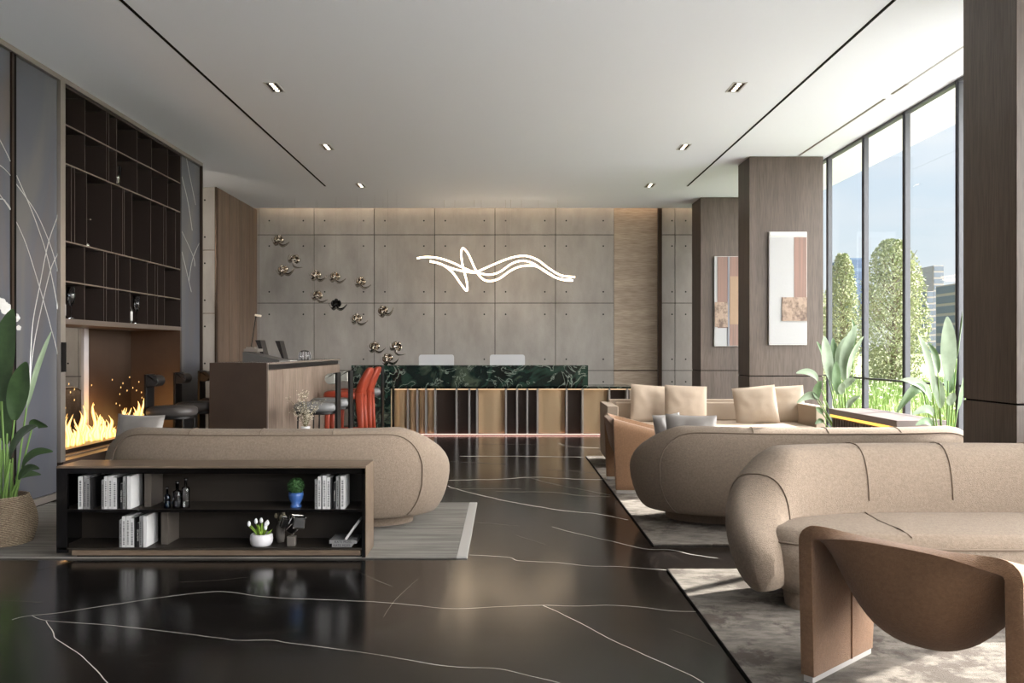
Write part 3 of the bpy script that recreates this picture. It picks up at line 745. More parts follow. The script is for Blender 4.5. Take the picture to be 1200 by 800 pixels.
# ------------------------------------------------------------ reception counter
rc = thing('reception_counter', 'reception counter with green marble top and gold ribbed front', 'reception counter', (0, 12.47, 0))
mt = MB(); mt.box(-2.41, 1.30, 0, .4, .75, 1.11); mt.box(-2.41, -1.79, 0, .9, 0, .7499)
mt.build('marble_top', M['green_marble'], rc, bevel=.004)
MB().box(-1.79, 2.02, .0, .9, .745, .775).build('marble_ledge', M['green_marble'], rc)
MB().box(-1.79, 1.98, .22, .86, .03, .745).build('body', M['dark_bay'], rc)
MB().box(-1.79, 1.98, .26, .8, 0, .03).build('plinth', M['black_metal'], rc)
u = F/12.55
def cxp(px): return (px-VX)/u
fins = [461, 478, 489, 499.3, 510, 535, 550, 559, 593, 606, 618, 630, 664, 682.7, 714, 735]
for q in fins[1:]:
    x = cxp(q); MB().box(x-.014, x+.014, .06, .22, .03, .745).build('fin', M['fin'], rc)
for a, b_ in ((461, 477), (479.5, 488), (490.5, 498), (500.5, 508.5), (560.5, 591.5), (631.5, 662.5), (684.2, 712.5)):
    x0, x1 = cxp(a), cxp(b_); wdt = x1-x0; n = 10
    g_ = MB(); dep = .055 if wdt > .2 else .04
    g_.grid(lambda i, j: (x0+wdt*i/n, .21-dep*math.sin(PI*(.12+.76*i/n)), .03+.715*j), n+1, 2)
    g_.build('gold_panel', M['gold'], rc, smooth=True)
MB().box(cxp(455), cxp(459), .02, .1, 0, .745).build('gold_post', M['gold'], rc)
MB().box(-1.75, 1.98, .14, .17, .010, .020).build('light_strip', emis('counter_glow', (255, 196, 180), 1.2), rc)
MB().box(-1.75, 1.98, .10, .13, .722, .738).build('light_strip', emis('counter_glow_top', (255, 214, 170), .5), rc)
for px, lb in ((511.5, 'left'), (594.5, 'right')):
    t = thing('monitor', 'pale grey monitor seen from behind, %s one on the reception counter' % lb, 'monitor', ((px-VX)/72.0, 12.96, .775), group='monitors on the reception counter')
    o2 = rrect(-.285, .285, .13, .50, .04); mm_ = MB(); mm_.loft([[(x, -.012, z) for x, z in o2], [(x, .012, z) for x, z in o2]]); mm_.build('screen', M['white_plastic'], t, bevel=.004)
    MB().box(-.05, .05, .01, .03, .02, .25).build('stand', M['white_plastic'], t); MB().box(-.11, .11, -.06, .1, 0, .012).build('foot', M['white_plastic'], t)

# ------------------------------------------------------------ bar counter
br = thing('bar_counter', 'long bar with brown end panel and ribbed pale wood side', 'bar counter', (-2.54, 8.48, 0))
BL = 3.8; BH = 1.215
MB().box(-.61, 0, 0, .05, 0, BH).build('end_panel', M['brown_panel'], br, bevel=.003)
MB().box(-.61, 0, .05, BL, BH-.022, BH).build('worktop', mat('bar_top', (128, 116, 106), .25, .2), br)
MB().box(-.58, -.03, .05, BL-.02, BH-.075, BH-.022).build('recess', M['black_metal'], br)
MB().box(-.57, -.03, .05, BL-.02, 0.0, BH-.075).build('body', M['dark_bay'], br)
n = 13
for k in range(n):
    a = .07+k*(BL-.1)/n
    MB().box(-.03, -.004, a, a+(BL-.1)/n-.006, .0, BH-.085).build('side_board', M['bar_wood'], br, bevel=.003)
MB().box(-.006, .002, .04, .062, 0, BH).build('edge_trim', M['steel'], br)
# objects on the bar
Z = BH+.0
t = thing('cash_register', 'low wedge-shaped dark grey box at front of the bar', 'till', (-2.86, 9.3, Z))
MB().loft([[(-.14, -.2, 0), (.28, -.2, 0), (.28, .2, 0), (-.14, .2, 0)], [(-.14, -.2, .115), (.28, -.2, .02), (.28, .2, .02), (-.14, .2, .115)]]).build('body', mat('till_grey', (84, 82, 80), .5), t)
MB().box(-.16, .0, -.1, .1, .117, .15).build('top_plate', M['steel'], t)
t = thing('bar_lamp', 'slim black table lamp with leaning stem on grey box', 'lamp', (-2.94, 9.22, Z+.15))
MB().box(-.05, .05, -.04, .04, 0, .02).build('base', M['steel'], t)
MB().tube([(0, 0, .02), (.055, 0, .385)], .006).build('stem', M['black_metal'], t)
MB().tube([(.045, 0, .39), (.115, 0, .378)], .013, 10).build('lamp_head', mat('lamp_head', (200, 190, 178), .4, emit=(255, 230, 200), es=.15), t)
for (px, py, D, lb) in ((313, 420, 9.75, 'first from the lamp'), (335, 420.5, 10.5, 'farther from the lamp')):
    q = at(px, py, D)
    t = thing('tablet_display', 'thin black tilted screen on the bar, %s' % lb, 'screen', (q.x, D, Z), group='black screens on the bar')
    m_ = MB(); m_.loft([[(-.02, -.1, .015), (.005, -.1, .015), (.005, .1, .015), (-.02, .1, .015)], [(-.115, -.1, .255), (-.055, -.1, .255), (-.055, .1, .255), (-.115, .1, .255)]])
    m_.build('screen', M['black_leather'], t); MB().box(-.05, .05, -.07, .07, 0, .016).build('foot', M['black_metal'], t)
q = at(357, 419, 11.2)
t = thing('glass_dome', 'ribbed clear glass bowl turned down on the bar', 'glass', (q.x, 11.2, Z))
MB().lathe([(.083, 0), (.085, .06), (.07, .11), (.04, .13), (0, .132)], n=24).build('bowl', M['clear'], t, smooth=True)
rb = MB()
for k in range(12):
    a = k*PI/6; rb.tube([(.086*math.cos(a), .086*math.sin(a), 0), (.087*math.cos(a), .087*math.sin(a), .06), (.072*math.cos(a), .072*math.sin(a), .11)], .003, 5)
rb.build('rib', M['white_ceramic'], t)
q = at(372, 420, 9.9)
o = MB().box(-.12, .12, -.16, .16, 0, .006).build('menu_sheet', M['paper_white']); o.location = (-2.76, 9.95, Z); tag(o, 'flat pale paper sheet lying on the bar beside screens', 'paper')

# ------------------------------------------------------------ bar stools
def stool(label, loc, rz, seatm, rollm, group):
    t = thing('bar_stool', label, 'bar stool', loc, rz, group)        # faces +x, post at x=0
    ol = [(.235+.235*sp(math.cos(a), .7), .21*sp(math.sin(a), .7)) for a in [2*PI*k/40 for k in range(40)]]
    def lp(s_, z): return [(.235+(x-.235)*s_, y*s_, z) for x, y in ol]
    MB().loft([lp(.90, .685), lp(.98, .70), lp(1, .73), lp(.97, .76), lp(.86, .778), lp(.5, .785)]).build('seat', seatm, t, smooth=True)
    MB().loft([lp(.86, .655), lp(.9, .66), lp(.9, .684), lp(.86, .6845)]).build('seat_frame', M['black_metal'], t)
    MB().box(-.013, .013, -.09, .09, 0, 1.105).build('back_post', M['black_metal'], t, bevel=.003)
    pr = [(.0, .98), (.07, .98)]+[(.07+.058*math.cos(a), 1.038+.058*math.sin(a)) for a in [-PI/2+PI*k/10 for k in range(11)]]+[(0, 1.096)]
    pr = pr[2:]+[(.015, 1.096), (.015, .98)]
    r_ = MB(); r_.loft([[(x, -.09, z) for x, z in pr], [(x, .09, z) for x, z in pr]]); r_.build('back_roll', rollm, t, bevel=.008)
    for sx, sy in ((.40, .14), (.40, -.14)):
        MB().tube([(sx, sy, .67), (sx*1.04, sy*1.15, 0)], .009, 8).build('leg', M['black_metal'], t)
    MB().tube([(.0, -.08, .25), (.41, -.15, .25), (.41, .15, .25), (.0, .08, .25)], .007, 6).build('foot_rail', M['black_metal'], t)
    return t
s0 = stool('black bar stool at left of the bar, nearest the fireplace', (-3.62, 8.10, 0), 0, M['dark_leather'], M['black_leather'], 'black bar stools left of the bar')
dup(s0, (-3.62, 8.80, 0), 'black bar stool at left of the bar, second from the fireplace')
dup(s0, (-3.62, 9.50, 0), 'black bar stool mostly hidden behind the bar end panel')
s1 = stool('grey-seated bar stool right of the bar, nearest the viewer', (-1.83, 8.72, 0), PI, M['grey_leather'], mat('roll_satin', (200, 200, 190), .2, .6), 'grey bar stools right of the bar')
dup(s1, (-1.83, 9.43, 0), 'grey-seated bar stool right of the bar, beside the red stools')
dup(s1, (-1.85, 12.0, 0), 'grey-seated bar stool at far end beyond the red stools')

def red_stool(label, loc, rz):
    t = thing('bar_chair', label, 'bar stool', loc, rz, 'red leather bar chairs')
    # local: faces +x; tapered upholstered back continuing down as rear legs
    def ring(x, z, hw, hd, tl=0): return [(x+hd*sp(math.cos(a), .6), hw*sp(math.sin(a), .6), z+tl*math.cos(a)*hd) for a in [2*PI*k/24 for k in range(24)]]
    MB().loft([ring(.02, .74, .13, .055), ring(.03, .80, .19, .06), ring(-.03, .95, .185, .058), ring(-.085, 1.06, .17, .05), ring(-.10, 1.10, .155, .035), ring(-.102, 1.112, .12, .015)]).build('backrest', M['red'], t, smooth=True)
    def sring(s_, z): return [(.27+.25*s_*sp(math.cos(a), .6), .20*s_*sp(math.sin(a), .6), z) for a in [2*PI*k/28 for k in range(28)]]
    MB().loft([sring(.9, .69), sring(.98, .705), sring(1, .745), sring(.95, .78), sring(.82, .795), sring(.4, .80)]).build('seat', M['red'], t, smooth=True)
    def leg(x0, y0, x1, y1, top, r0, r1):
        m_ = MB(); m_.loft([[(x1+r1*.9*sp(math.cos(a), .6), y1+r1*sp(math.sin(a), .6), 0) for a in [2*PI*k/24 for k in range(24)]],
                            [(x0+r0*sp(math.cos(a), .6), y0+r0*sp(math.sin(a), .6), top) for a in [2*PI*k/24 for k in range(24)]]])
        return m_
    for sy in (-1, 1):
        leg(.03, sy*.12, -.02, sy*.17, .78, .055, .03).build('leg', M['red'], t, smooth=True)
        leg(.44, sy*.14, .46, sy*.16, .71, .035, .028).build('leg', M['red'], t, smooth=True)
    MB().tube([(0, -.15, .22), (.45, -.15, .22), (.45, .15, .22), (0, .15, .22)], .012, 8).build('foot_rail', M['red'], t)
    return t
r0 = red_stool('orange-red leather bar chair with high back, left of the pair', (-1.93, 10.80, 0), PI)
dup(r0, (-1.92, 11.40, 0), 'orange-red leather bar chair with high back, right of the pair')

# ------------------------------------------------------------ low table with dried flowers behind left sofa
t = thing('coffee_table', 'low round table hidden behind left sofa holding flower vase', 'table', (-1.95, 7.75, 0))
MB().lathe([(.35, .38), (.36, .39), (.36, .41), (.35, .42), (0, .42)]).build('table_top', M['bronze'], t, smooth=False)
MB().lathe([(.2, 0), (.2, .02), (.05, .04), (.05, .38)]).build('base', M['bronze'], t, smooth=False)
t = thing('flower_vase', 'sprigs of tiny pale blossoms rising behind the left sofa', 'vase', (-1.93, 7.7, .42))
MB().lathe([(.05, 0), (.075, .05), (.07, .12), (.04, .17), (.045, .19), (.035, .19)]).build('vase', M['white_ceramic'], t, smooth=True)
sg = MB(); fl_ = MB(); rr = random.Random(11)
for k in range(16):
    a = rr.uniform(0, 2*PI); ll = rr.uniform(.12, .38); sx = math.cos(a)*rr.uniform(.02, .19); sy = math.sin(a)*.12
    P = [Vector((0, 0, .15)), Vector((sx*.4, sy*.4, .2+ll*.5)), Vector((sx, sy, .19+ll))]; P = spline(P, 5); sg.tube(P, .0018, 4)
    for q in range(26):
        i = rr.randint(3, len(P)-1); b_ = P[i]+Vector((rr.gauss(0, .018), rr.gauss(0, .018), rr.gauss(0, .016)))
        sg.tube([P[i], b_], .0009, 3)
        r_ = rr.uniform(.003, .006); fl_.lathe([(0, -r_), (r_, 0), (0, r_)], c=b_, n=5)
sg.build('stems', M['twig'], t); o = fl_.build('blossoms', mat('blossom', (214, 208, 190), .8), t); o['kind'] = 'stuff'; 

# ------------------------------------------------------------ armchairs with arched arms
def arch_chair(label, loc, rz, scale=1):
    t = thing('armchair', label, 'armchair', loc, rz, 'arched armchairs')
    hx = .325
    ctr = [(-.30, .655), (-.285, .52), (-.25, .38), (-.18, .28), (-.06, .235), (.08, .26), (.20, .30), (.27, .315)]
    ctr = spline([(0, a, b) for a, b in ctr], 3); nv = len(ctr)
    nb = 25
    def arm_y(v): return -.30+.56*v
    def arm_z(v): return .645-.15*v
    cols = []
    for i in range(nb):
        s = -1+2*i/(nb-1); k = abs(s)**2.6
        cols.append([(hx*s*1.0, ctr[j].y*(1-k)+arm_y(j/(nv-1))*k, ctr[j].z*(1-k)+arm_z(j/(nv-1))*k) for j in range(nv)])
    def side(sg_):
        cc = []
        for q in range(1, 6):
            a = PI/2*q/5; cc.append([(sg_*(hx+.045*math.sin(a)), arm_y(j/(nv-1)), arm_z(j/(nv-1))-.045*(1-math.cos(a))) for j in range(nv)])
        for q in range(1, 9):
            h = q/8
            cc.append([(sg_*(hx+.045), (-.30+.02*h)+(.56-.06*h)*(j/(nv-1)), (arm_z(j/(nv-1))-.045)*(1-h)+.03*h) for j in range(nv)])
        return cc
    L_, R_ = side(-1), side(1)
    allc = list(reversed(L_))+cols+R_
    m_ = MB(); m_.grid(lambda i, j: allc[i][j], len(allc), nv)
    o = m_.build('shell', M['tan'], t, smooth=True, solid=.055)
    q = o.modifiers.new('u', 'BEVEL'); q.width = .02; q.segments = 3; q.limit_method = 'ANGLE'; q.angle_limit = .9
    for sg_ in (-1, 1):
        MB().box(sg_*(hx+.045)-.02, sg_*(hx+.045)+.02, -.275, .225, 0, .03).build('foot_plate', mat('aluminium', (215, 212, 208), .35, .5) if sg_ < 0 else bpy.data.materials['aluminium'], t, bevel=.003)
        MB().tube([(sg_*(hx+.045-.028), .03, .03), (sg_*(hx+.045-.028), .03, .58)], .004, 6).build('seam', mat('tan_seam', (120, 86, 62), .9) if sg_ < 0 else bpy.data.materials['tan_seam'], o)
    t.scale = (scale, scale, scale*.955)
    return t
arch_chair('tan arched armchair in right foreground seen from behind', (1.668, 3.10, .012), math.radians(-50))
arch_chair('orange-tan arched armchair between marble aisle and middle sofa', (1.345, 7.86, .012), math.radians(-91), 1.08)

# ------------------------------------------------------------ pillows
def pillow(name, label, loc, rot, W, H, T, m, group, pinch=.10):
    o_ = MB(); n = 22
    def sf(sgn):
        def fn(i, j):
            a = -1+2*i/(n-1); b_ = -1+2*j/(n-1)
            k = max(0, (1-abs(a)**2.6))*max(0, (1-abs(b_)**2.6))
            x = a*(W/2)*(1-pinch*(1-abs(b_)**2)*abs(a)**2*.6); z = b_*(H/2)*(1-pinch*(1-abs(a)**2)*abs(b_)**2*.6)
            wr = .012*noise.noise(Vector((a*2.5, b_*2.5, sgn*3)))*k
            return (x, sgn*(T/2*k**.55+wr), z)
        return fn
    o_.grid(sf(1), n, n); o_.grid(sf(-1), n, n)
    ob = o_.build(name, m, None, smooth=True); ob.location = loc; ob.rotation_euler = rot
    return tag(ob, label, 'cushion', group)
q = at(162, 496, 6.35)
pillow('throw_pillow', 'silver-grey satin pillow peeking over the left sofa by the fire', (q.x, 6.35, .66), (-.25, .02, -.1), .40, .36, .14, M['pillow_grey'], 'satin throw pillows')
q = at(810, 500, 6.45)
pillow('throw_pillow', 'silver-grey satin pillow peeking over the middle sofa', (q.x, 6.45, .64), (-.2, .03, -.05), .42, .38, .14, M['pillow_grey'], 'satin throw pillows')
pillow('throw_pillow', 'small dark grey pillow edge left of the silver pillow', (at(785, 505, 6.75).x, 6.78, .64), (-.2, -.05, .5), .30, .34, .12, M['pillow_grey'], 'satin throw pillows')

# ------------------------------------------------------------ square sofa at the back right
ss = thing('sofa', 'square-armed pale beige sofa in front of the wood columns', 'sofa', (2.40, 9.47, .012))
MB().box(-1.12, 1.12, -.5, .40, .08, .40).build('seat_base', M['sofa_beige'], ss, bevel=.02, seg=3)
MB().box(-1.10, 1.10, -.52, .34, .40, .475).build('seat_cushion', M['sofa_beige'], ss, bevel=.03, seg=3)
MB().box(-1.12, 1.12, .33, .43, .40, .73).build('back_panel', M['sofa_beige'], ss, bevel=.012, seg=3)
for a, b_ in ((-1.05, -.02), (.02, 1.05)):
    MB().box(a, b_, .29, .33, .475, .70).build('back_cushion', M['sofa_beige'], ss, bevel=.02, seg=3)
for s_ in (-1, 1):
    m_ = MB(); m_.loft([[(s_*1.12, -.45, z) , (s_*1.24, -.42, z), (s_*1.22, .43, z), (s_*1.10, .43, z)] for z in (.08, .70)])
    m_.build('arm', M['sofa_beige'], ss, bevel=.008)
for sx in (-1.05, 1.05):
    for sy in (-.42, .36): MB().box(sx-.03, sx+.03, sy-.03, sy+.03, 0, .08).build('leg', M['black_metal'], ss)
def sofa_cushion(px, py, D, rot, lb, W=.50): 
    q = at(px, py, D); pillow('sofa_cushion', lb, (q.x, D-.02, q.z+.02), rot, W, .46, .13, M['sofa_beige'], 'square beige cushions on the back sofa', .03)
sofa_cushion(762, 475, 9.66, (-.20, .08, .12), 'square beige cushion leaning at far left arm of the back sofa')
sofa_cushion(803, 476, 9.45, (-.20, .04, -.05), 'square beige cushion overlapping the leftmost one on back sofa')
sofa_cushion(885, 477, 9.45, (-.20, -.10, -.1), 'square beige cushion overlapping the rightmost one on back sofa')
sofa_cushion(917, 476, 9.66, (-.20, -.06, -.2), 'square beige cushion at right arm of the back sofa')

# ------------------------------------------------------------ low cabinet by the window
t = thing('window_cabinet', 'low grey-brown cabinet with glowing amber edge by window', 'cabinet', (3.5, 7.12, 0))
MB().box(0, .46, 0, 1.5, .66, .72).build('top', mat('cabinet_top', (122, 110, 106), .4), t, bevel=.004)
MB().box(.03, .46, .03, 1.47, 0.0, .63).build('body', M['column_wood'], t)
MB().box(.012, .45, .012, 1.49, .63, .66).build('light_strip', emis('amber_glow', (255, 190, 90), 1.0), t)
sl = MB()
for k in range(22): sl.box(.012, .03, .05+k*.064, .05+k*.064+.04, .02, .62)
sl.build('slatted_front', M['column_wood'], t)
q = at(1070, 492, 7.4)

# ------------------------------------------------------------ plants
def leaf(parent, base, knee, tip, width, m, fold=.25, twist=0, petr=.008):
    """petiole base->knee, blade knee->tip, bending; all local"""
    base, knee, tip = Vector(base), Vector(knee), Vector(tip)
    g_ = MB()
    d0 = (knee-base)
    P = spline([base, base.lerp(knee, .5)+Vector((0, 0, .02)), knee], 5)
    g_.cur = 1; g_.tube(P, [petr*(1-.4*i/(len(P)-1)) for i in range(len(P))], 6)
    g_.cur = 0
    span = tip-knee; n = 18; nw = 7
    ctrl = knee+d0.normalized()*span.length*.55
    def mid(t): return knee*(1-t)**2+ctrl*2*t*(1-t)+tip*t*t
    side0 = Vector((math.cos(twist), math.sin(twist), 0))
    def fn(i, j):
        t = i/(n-1); c_ = mid(t); dt = (mid(min(1, t+.02))-mid(max(0, t-.02))).normalized()
        pv = Vector((dt.z, 0, -dt.x))
        if pv.length < .05: pv = Vector((1, 0, 0))
        sd_ = pv.normalized()*math.cos(twist)+Vector((0, 1, 0))*math.sin(twist)
        sd_ = (sd_-dt*sd_.dot(dt)).normalized(); up_ = sd_.cross(dt).normalized()
        wv = width/2*(math.sin(PI*min(1, t*.96+.03))**.62)*(1-.15*t)
        s_ = -1+2*j/(nw-1)
        return c_+sd_*wv*s_+up_*(fold*wv*abs(s_)**1.3+.0015*math.sin(t*11+j))
    g_.grid(fn, n, nw)
    o = g_.build('leaf', [m, M['stem']], parent, smooth=True)
    return o
# left plant in woven basket
U5 = F/5.55
PL = Vector((-3.50, 5.55, 0))
t = thing('potted_plant', 'tall broad-leaved plant in woven basket at left edge', 'plant', (PL.x, PL.y, .012))
def basket_mat():
    m = mat('wicker', (168, 148, 122), .8); tt = m.node_tree; b = tt.nodes['Principled BSDF']
    tcn = tt.nodes.new('ShaderNodeTexCoord'); wv = tt.nodes.new('ShaderNodeTexWave'); wv.bands_direction = 'Z'; wv.inputs['Scale'].default_value = 34; wv.inputs['Distortion'].default_value = 3; wv.inputs['Detail Scale'].default_value = 5
    rp = tt.nodes.new('ShaderNodeValToRGB'); rp.color_ramp.elements[0].color = lin((104, 84, 64))+(1,); rp.color_ramp.elements[1].color = lin((196, 178, 152))+(1,)
    tt.links.new(tcn.outputs['Object'], wv.inputs['Vector']); tt.links.new(wv.outputs[0], rp.inputs[0]); tt.links.new(rp.outputs[0], b.inputs['Base Color'])
    bp = tt.nodes.new('ShaderNodeBump'); bp.inputs['Distance'].default_value = .008; tt.links.new(wv.outputs[0], bp.inputs['Height']); tt.links.new(bp.outputs[0], b.inputs['Normal'])
    return m
bm_ = MB(); nn = 56; mm_ = 30
def bf(i, j):
    z = .33*j/(mm_-1); r_ = .158+.052*math.sin(PI*min(1, z/.33*.9+.12)); r_ += .004*(1 if (i+j) % 2 else -1)
    a = 2*PI*i/nn; return (r_*math.cos(a), r_*math.sin(a), z)
bm_.grid(bf, nn, mm_, wu=True); bm_.build('basket', basket_mat(), t, smooth=False)
MB().lathe([(.165, 0.01), (.17, .27), (0, .28)]).build('soil', M['soil'], t)
def pl5(px, py, dy=0):
    D = 5.55+dy; q = at(px, py, D); return (q.x-PL.x, dy, q.z-.012)
for base, kn, tp, wdt, m_, fo_, tw in [
    ((.02, 0), (2, 470), (15, 362), .185, 'leaf_deep', .12, 0), ((.04, -.04), (17, 492), (31, 424), .15, 'leaf_deep', .2, .2),
    ((.06, .03), (31, 478), (60, 388), .05, 'leaf_pale', .9, 1.2), ((.03, -.06), (12, 538), (43, 499), .10, 'leaf_deep', .2, -.6),
    ((.08, 0), (38, 500), (56, 500), .09, 'leaf_deep', .3, .6), ((.08, -.02), (27, 548), (62, 529), .07, 'leaf_deep', .25, -.5),
    ((.07, -.05), (22, 562), (46, 549), .06, 'leaf_deep', .2, -.3), ((.07, .04), (20, 565), (48, 556), .06, 'leaf_deep', .2, -.3),
    ((-.03, 0), (-12, 450), (-18, 350), .19, 'leaf_deep', .12, .1), ((-.06, .02), (-40, 480), (-70, 420), .17, 'leaf_deep', .2, 0),
    ((-.05, -.03), (-25, 540), (-60, 520), .12, 'leaf_deep', .2, 0), ((0, .05), (-2, 430), (-14, 400), .16, 'leaf_deep', .2, .3), ((.05, .05), (8, 520), (6, 462), .12, 'leaf_deep', .15, .1)]:
    dy = base[1]*1.5
    leaf(t, (base[0], base[1], .27), pl5(kn[0], kn[1], dy), pl5(tp[0], tp[1], dy*2.2), wdt, M[m_], fo_, tw)
for k in range(8):
    a = k*.8; MB().tube([(.05*math.cos(a), .05*math.sin(a), .27), (.05*math.cos(a)+.01, .05*math.sin(a), .55+.03*k)], [.009, .005], 6).build('stem', M['stem'], t)
# window plants
def win_plant(label, X, Y, leaves):
    t = thing('potted_plant', label, 'plant', (X, Y, .0), group='bird-of-paradise plants by the window')
    MB().lathe([(.10, 0), (.12, .02), (.135, .36), (.12, .36), (.115, .33), (0, .33)]).build('pot', M['white_ceramic'], t, smooth=True)
    MB().lathe([(.112, .30), (.112, .335), (0, .337)]).build('soil', M['soil'], t)
    for kn, tp, wdt, m_, fo_, tw, dy in leaves:
        a = at(kn[0], kn[1], Y+dy*.5); b_ = at(tp[0], tp[1], Y+dy)
        leaf(t, (max(-.09, min(.09, (a.x-X)*.3)), dy*.2, .33), (a.x-X, dy*.5, a.z), (b_.x-X, dy, b_.z), wdt, M[m_], fo_, tw)
    return t
win_plant('broad-leaved plant between the beige sofa and window cabinet', 3.80, 8.81, [
    ((974, 447), (966, 394), .15, 'leaf_pale', .15, .2, -.05), ((968, 430), (957, 400), .06, 'leaf', .4, .4, .05), ((979, 430), (976, 396), .09, 'leaf', .2, 0, .1),
    ((989, 445), (1004, 381), .15, 'leaf_pale', .12, .1, 0), ((985, 440), (993, 394), .17, 'leaf_pale', .12, .1, .08), ((993, 446), (1012, 394), .09, 'leaf_pale', .3, .5, -.05),
    ((1001, 405), (999, 374), .05, 'leaf', .3, 0, .12), ((982, 462), (980, 423), .11, 'leaf', .15, 0, -.08), ((986, 462), (988, 448), .09, 'leaf_pale', .15, 0, -.12),
    ((990, 455), (1003, 444), .1, 'leaf_pale', .2, .2, -.1), ((958, 446), (933, 437), .09, 'leaf_pale', .3, .4, -.06), ((959, 467), (963, 446), .10, 'leaf', .2, 0, -.12),
    ((957, 468), (934, 472), .10, 'leaf_pale', .25, -.3, -.1), ((993, 480), (1008, 464), .07, 'leaf_pale', .3, 0, -.1), ((964, 485), (956, 478), .06, 'leaf', .3, 0, -.1), ((965, 495), (955, 497), .06, 'leaf', .3, 0, -.1)])
win_plant('broad-leaved plant next to the near wood column and window cabinet', 3.78, 6.84, [
    ((1111, 446), (1110, 371), .155, 'leaf_pale', .10, .05, -.06), ((1093, 460), (1076, 392), .11, 'leaf_pale', .35, .5, -.03), ((1099, 437), (1088, 402), .08, 'leaf', .3, .3, .05),
    ((1121, 420), (1128, 363), .06, 'leaf', .5, 1.0, .04), ((1090, 470), (1056, 445), .10, 'leaf_pale', .25, .5, -.08), ((1083, 462), (1051, 483), .09, 'leaf', .25, .4, -.12),
    ((1102, 478), (1095, 440), .11, 'leaf_pale', .2, .1, .03), ((1112, 460), (1114, 430), .12, 'leaf', .15, 0, .08), ((1093, 487), (1069, 486), .08, 'leaf_pale', .25, .3, -.1),
    ((1113, 475), (1118, 460), .09, 'leaf_pale', .15, 0, -.1), ((1092, 500), (1073, 498), .07, 'leaf', .25, .2, -.12), ((1122, 480), (1130, 440), .08, 'leaf', .3, .6, .03)])

# ------------------------------------------------------------ glossy console shelf in front of left sofa
UC_ = F/5.14
def kx(px): return (px-VX)/UC_
def kz(py): return EYE-(py-VY)/UC_
CO = thing('console_shelf', 'low glossy black open console with bronze top behind sofa', 'console', (-1.93, 5.14, 0.012))
ox = -1.93
def cbx(x0, x1, y0, y1, z0, z1): return MB().box(x0-ox, x1-ox, y0, y1, z0-.012, z1-.012)
X0, X1 = kx(66), kx(428); DP = .30
zt = .60
cbx(X0, X1, 0, DP, zt-.012, zt).build('top', M['rail_wood'], CO)
cbx(X0, X1, .0, DP, kz(555), zt-.0125).build('top_rail', M['black_gloss'], CO)
cbx(X0, X0+.07, 0, .02, .04, kz(555)).build('side_post', M['black_gloss'], CO)
cbx(X0, X0+.012, .02, DP, .04, kz(555)).build('side_panel', M['black_gloss'], CO)
cbx(X1-.022, X1-.0, 0, DP-.0, .012, zt-.0125).build('side_panel', M['black_gloss'], CO)
cbx(X1-.001, X1+.004, 0.003, DP, .012, zt).build('end_cladding', M['rail_wood'], CO)
cbx(X0+.012, X1-.022, 0.004, DP-.012, kz(600), kz(597)).build('shelf', M['console_back'], CO)
cbx(X0+.012, X1-.022, -.001, .004, kz(600), kz(597)).build('shelf_lip', M['black_gloss'], CO)
cbx(X0+.012, X1-.022, 0.0, DP-.012, kz(644), kz(642)).build('shelf', M['console_back'], CO)
cbx(X0+.012, X1-.022, DP-.012, DP, kz(644), kz(555)).build('back_panel', M['console_back'], CO)
cbx(X0+.10, X1-.03, .0, .025, kz(650.5), kz(644.5)).build('bottom_rail', M['rail_wood'], CO)
cbx(X0+.12, X1-.0, .026, DP-.02, .012, kz(650.5)).build('plinth', M['black_gloss'], CO)
for a, z0, z1 in ((161, 597, 555), (181, 642, 600)):
    cbx(kx(a), kx(a+8), .10, .28, kz(z0)+.0, kz(z1)).build('divider', mat('divider_grey', (80, 74, 68), .4), CO)
zs1, zs2 = kz(597), kz(642)
def book(label, x0, x1, h, m, z, shelf, text=None, dep=.17, ti=True):
    wdt = (x1-x0)/UC_; xx = kx((x0+x1)/2)
    t = thing('book', label, 'book', (xx, 5.162, z), group=shelf)
    hh = h
    MB().box(-wdt/2, wdt/2, 0, dep, 0, hh).build('cover', m, t)
    MB().box(-wdt/2+.002, wdt/2-.002, .004, dep+.001, hh-.002, hh+.0008).build('pages', M['paper_white'], t)
    if text:
        cu = bpy.data.curves.new('spine_text', 'FONT'); cu.body = text; cu.size = min(wdt*.95, .03); cu.align_x = 'CENTER'; cu.align_y = 'CENTER'; cu.extrude = .0002
        cu.materials.append(M['paper_white'] if m is M['black_book'] else M['ink']); o = text_mesh(cu); o.parent = t
        o.location = (0, -.001, hh*.5); o.rotation_euler = (PI/2, -PI/2, 0)
    elif ti:
        s_ = MB(); r_ = random.Random(int(x0*7)); zz = hh*.08
        while zz < hh*.86:
            l_ = r_.uniform(.003, .007); s_.box(-wdt*.22, wdt*.22, -.0008, 0, zz, zz+l_); zz += l_+r_.uniform(.003, .006)
        s_.build('spine_print', M['ink'], t)
    return t
def H(py, base): return (base-py)/UC_
W_, G_, B_ = M['white_book'], M['grey_book'], M['black_book']
g1 = 'books on upper console shelf'; g2 = 'books on lower console shelf'; g3 = 'books at right end of upper console shelf'
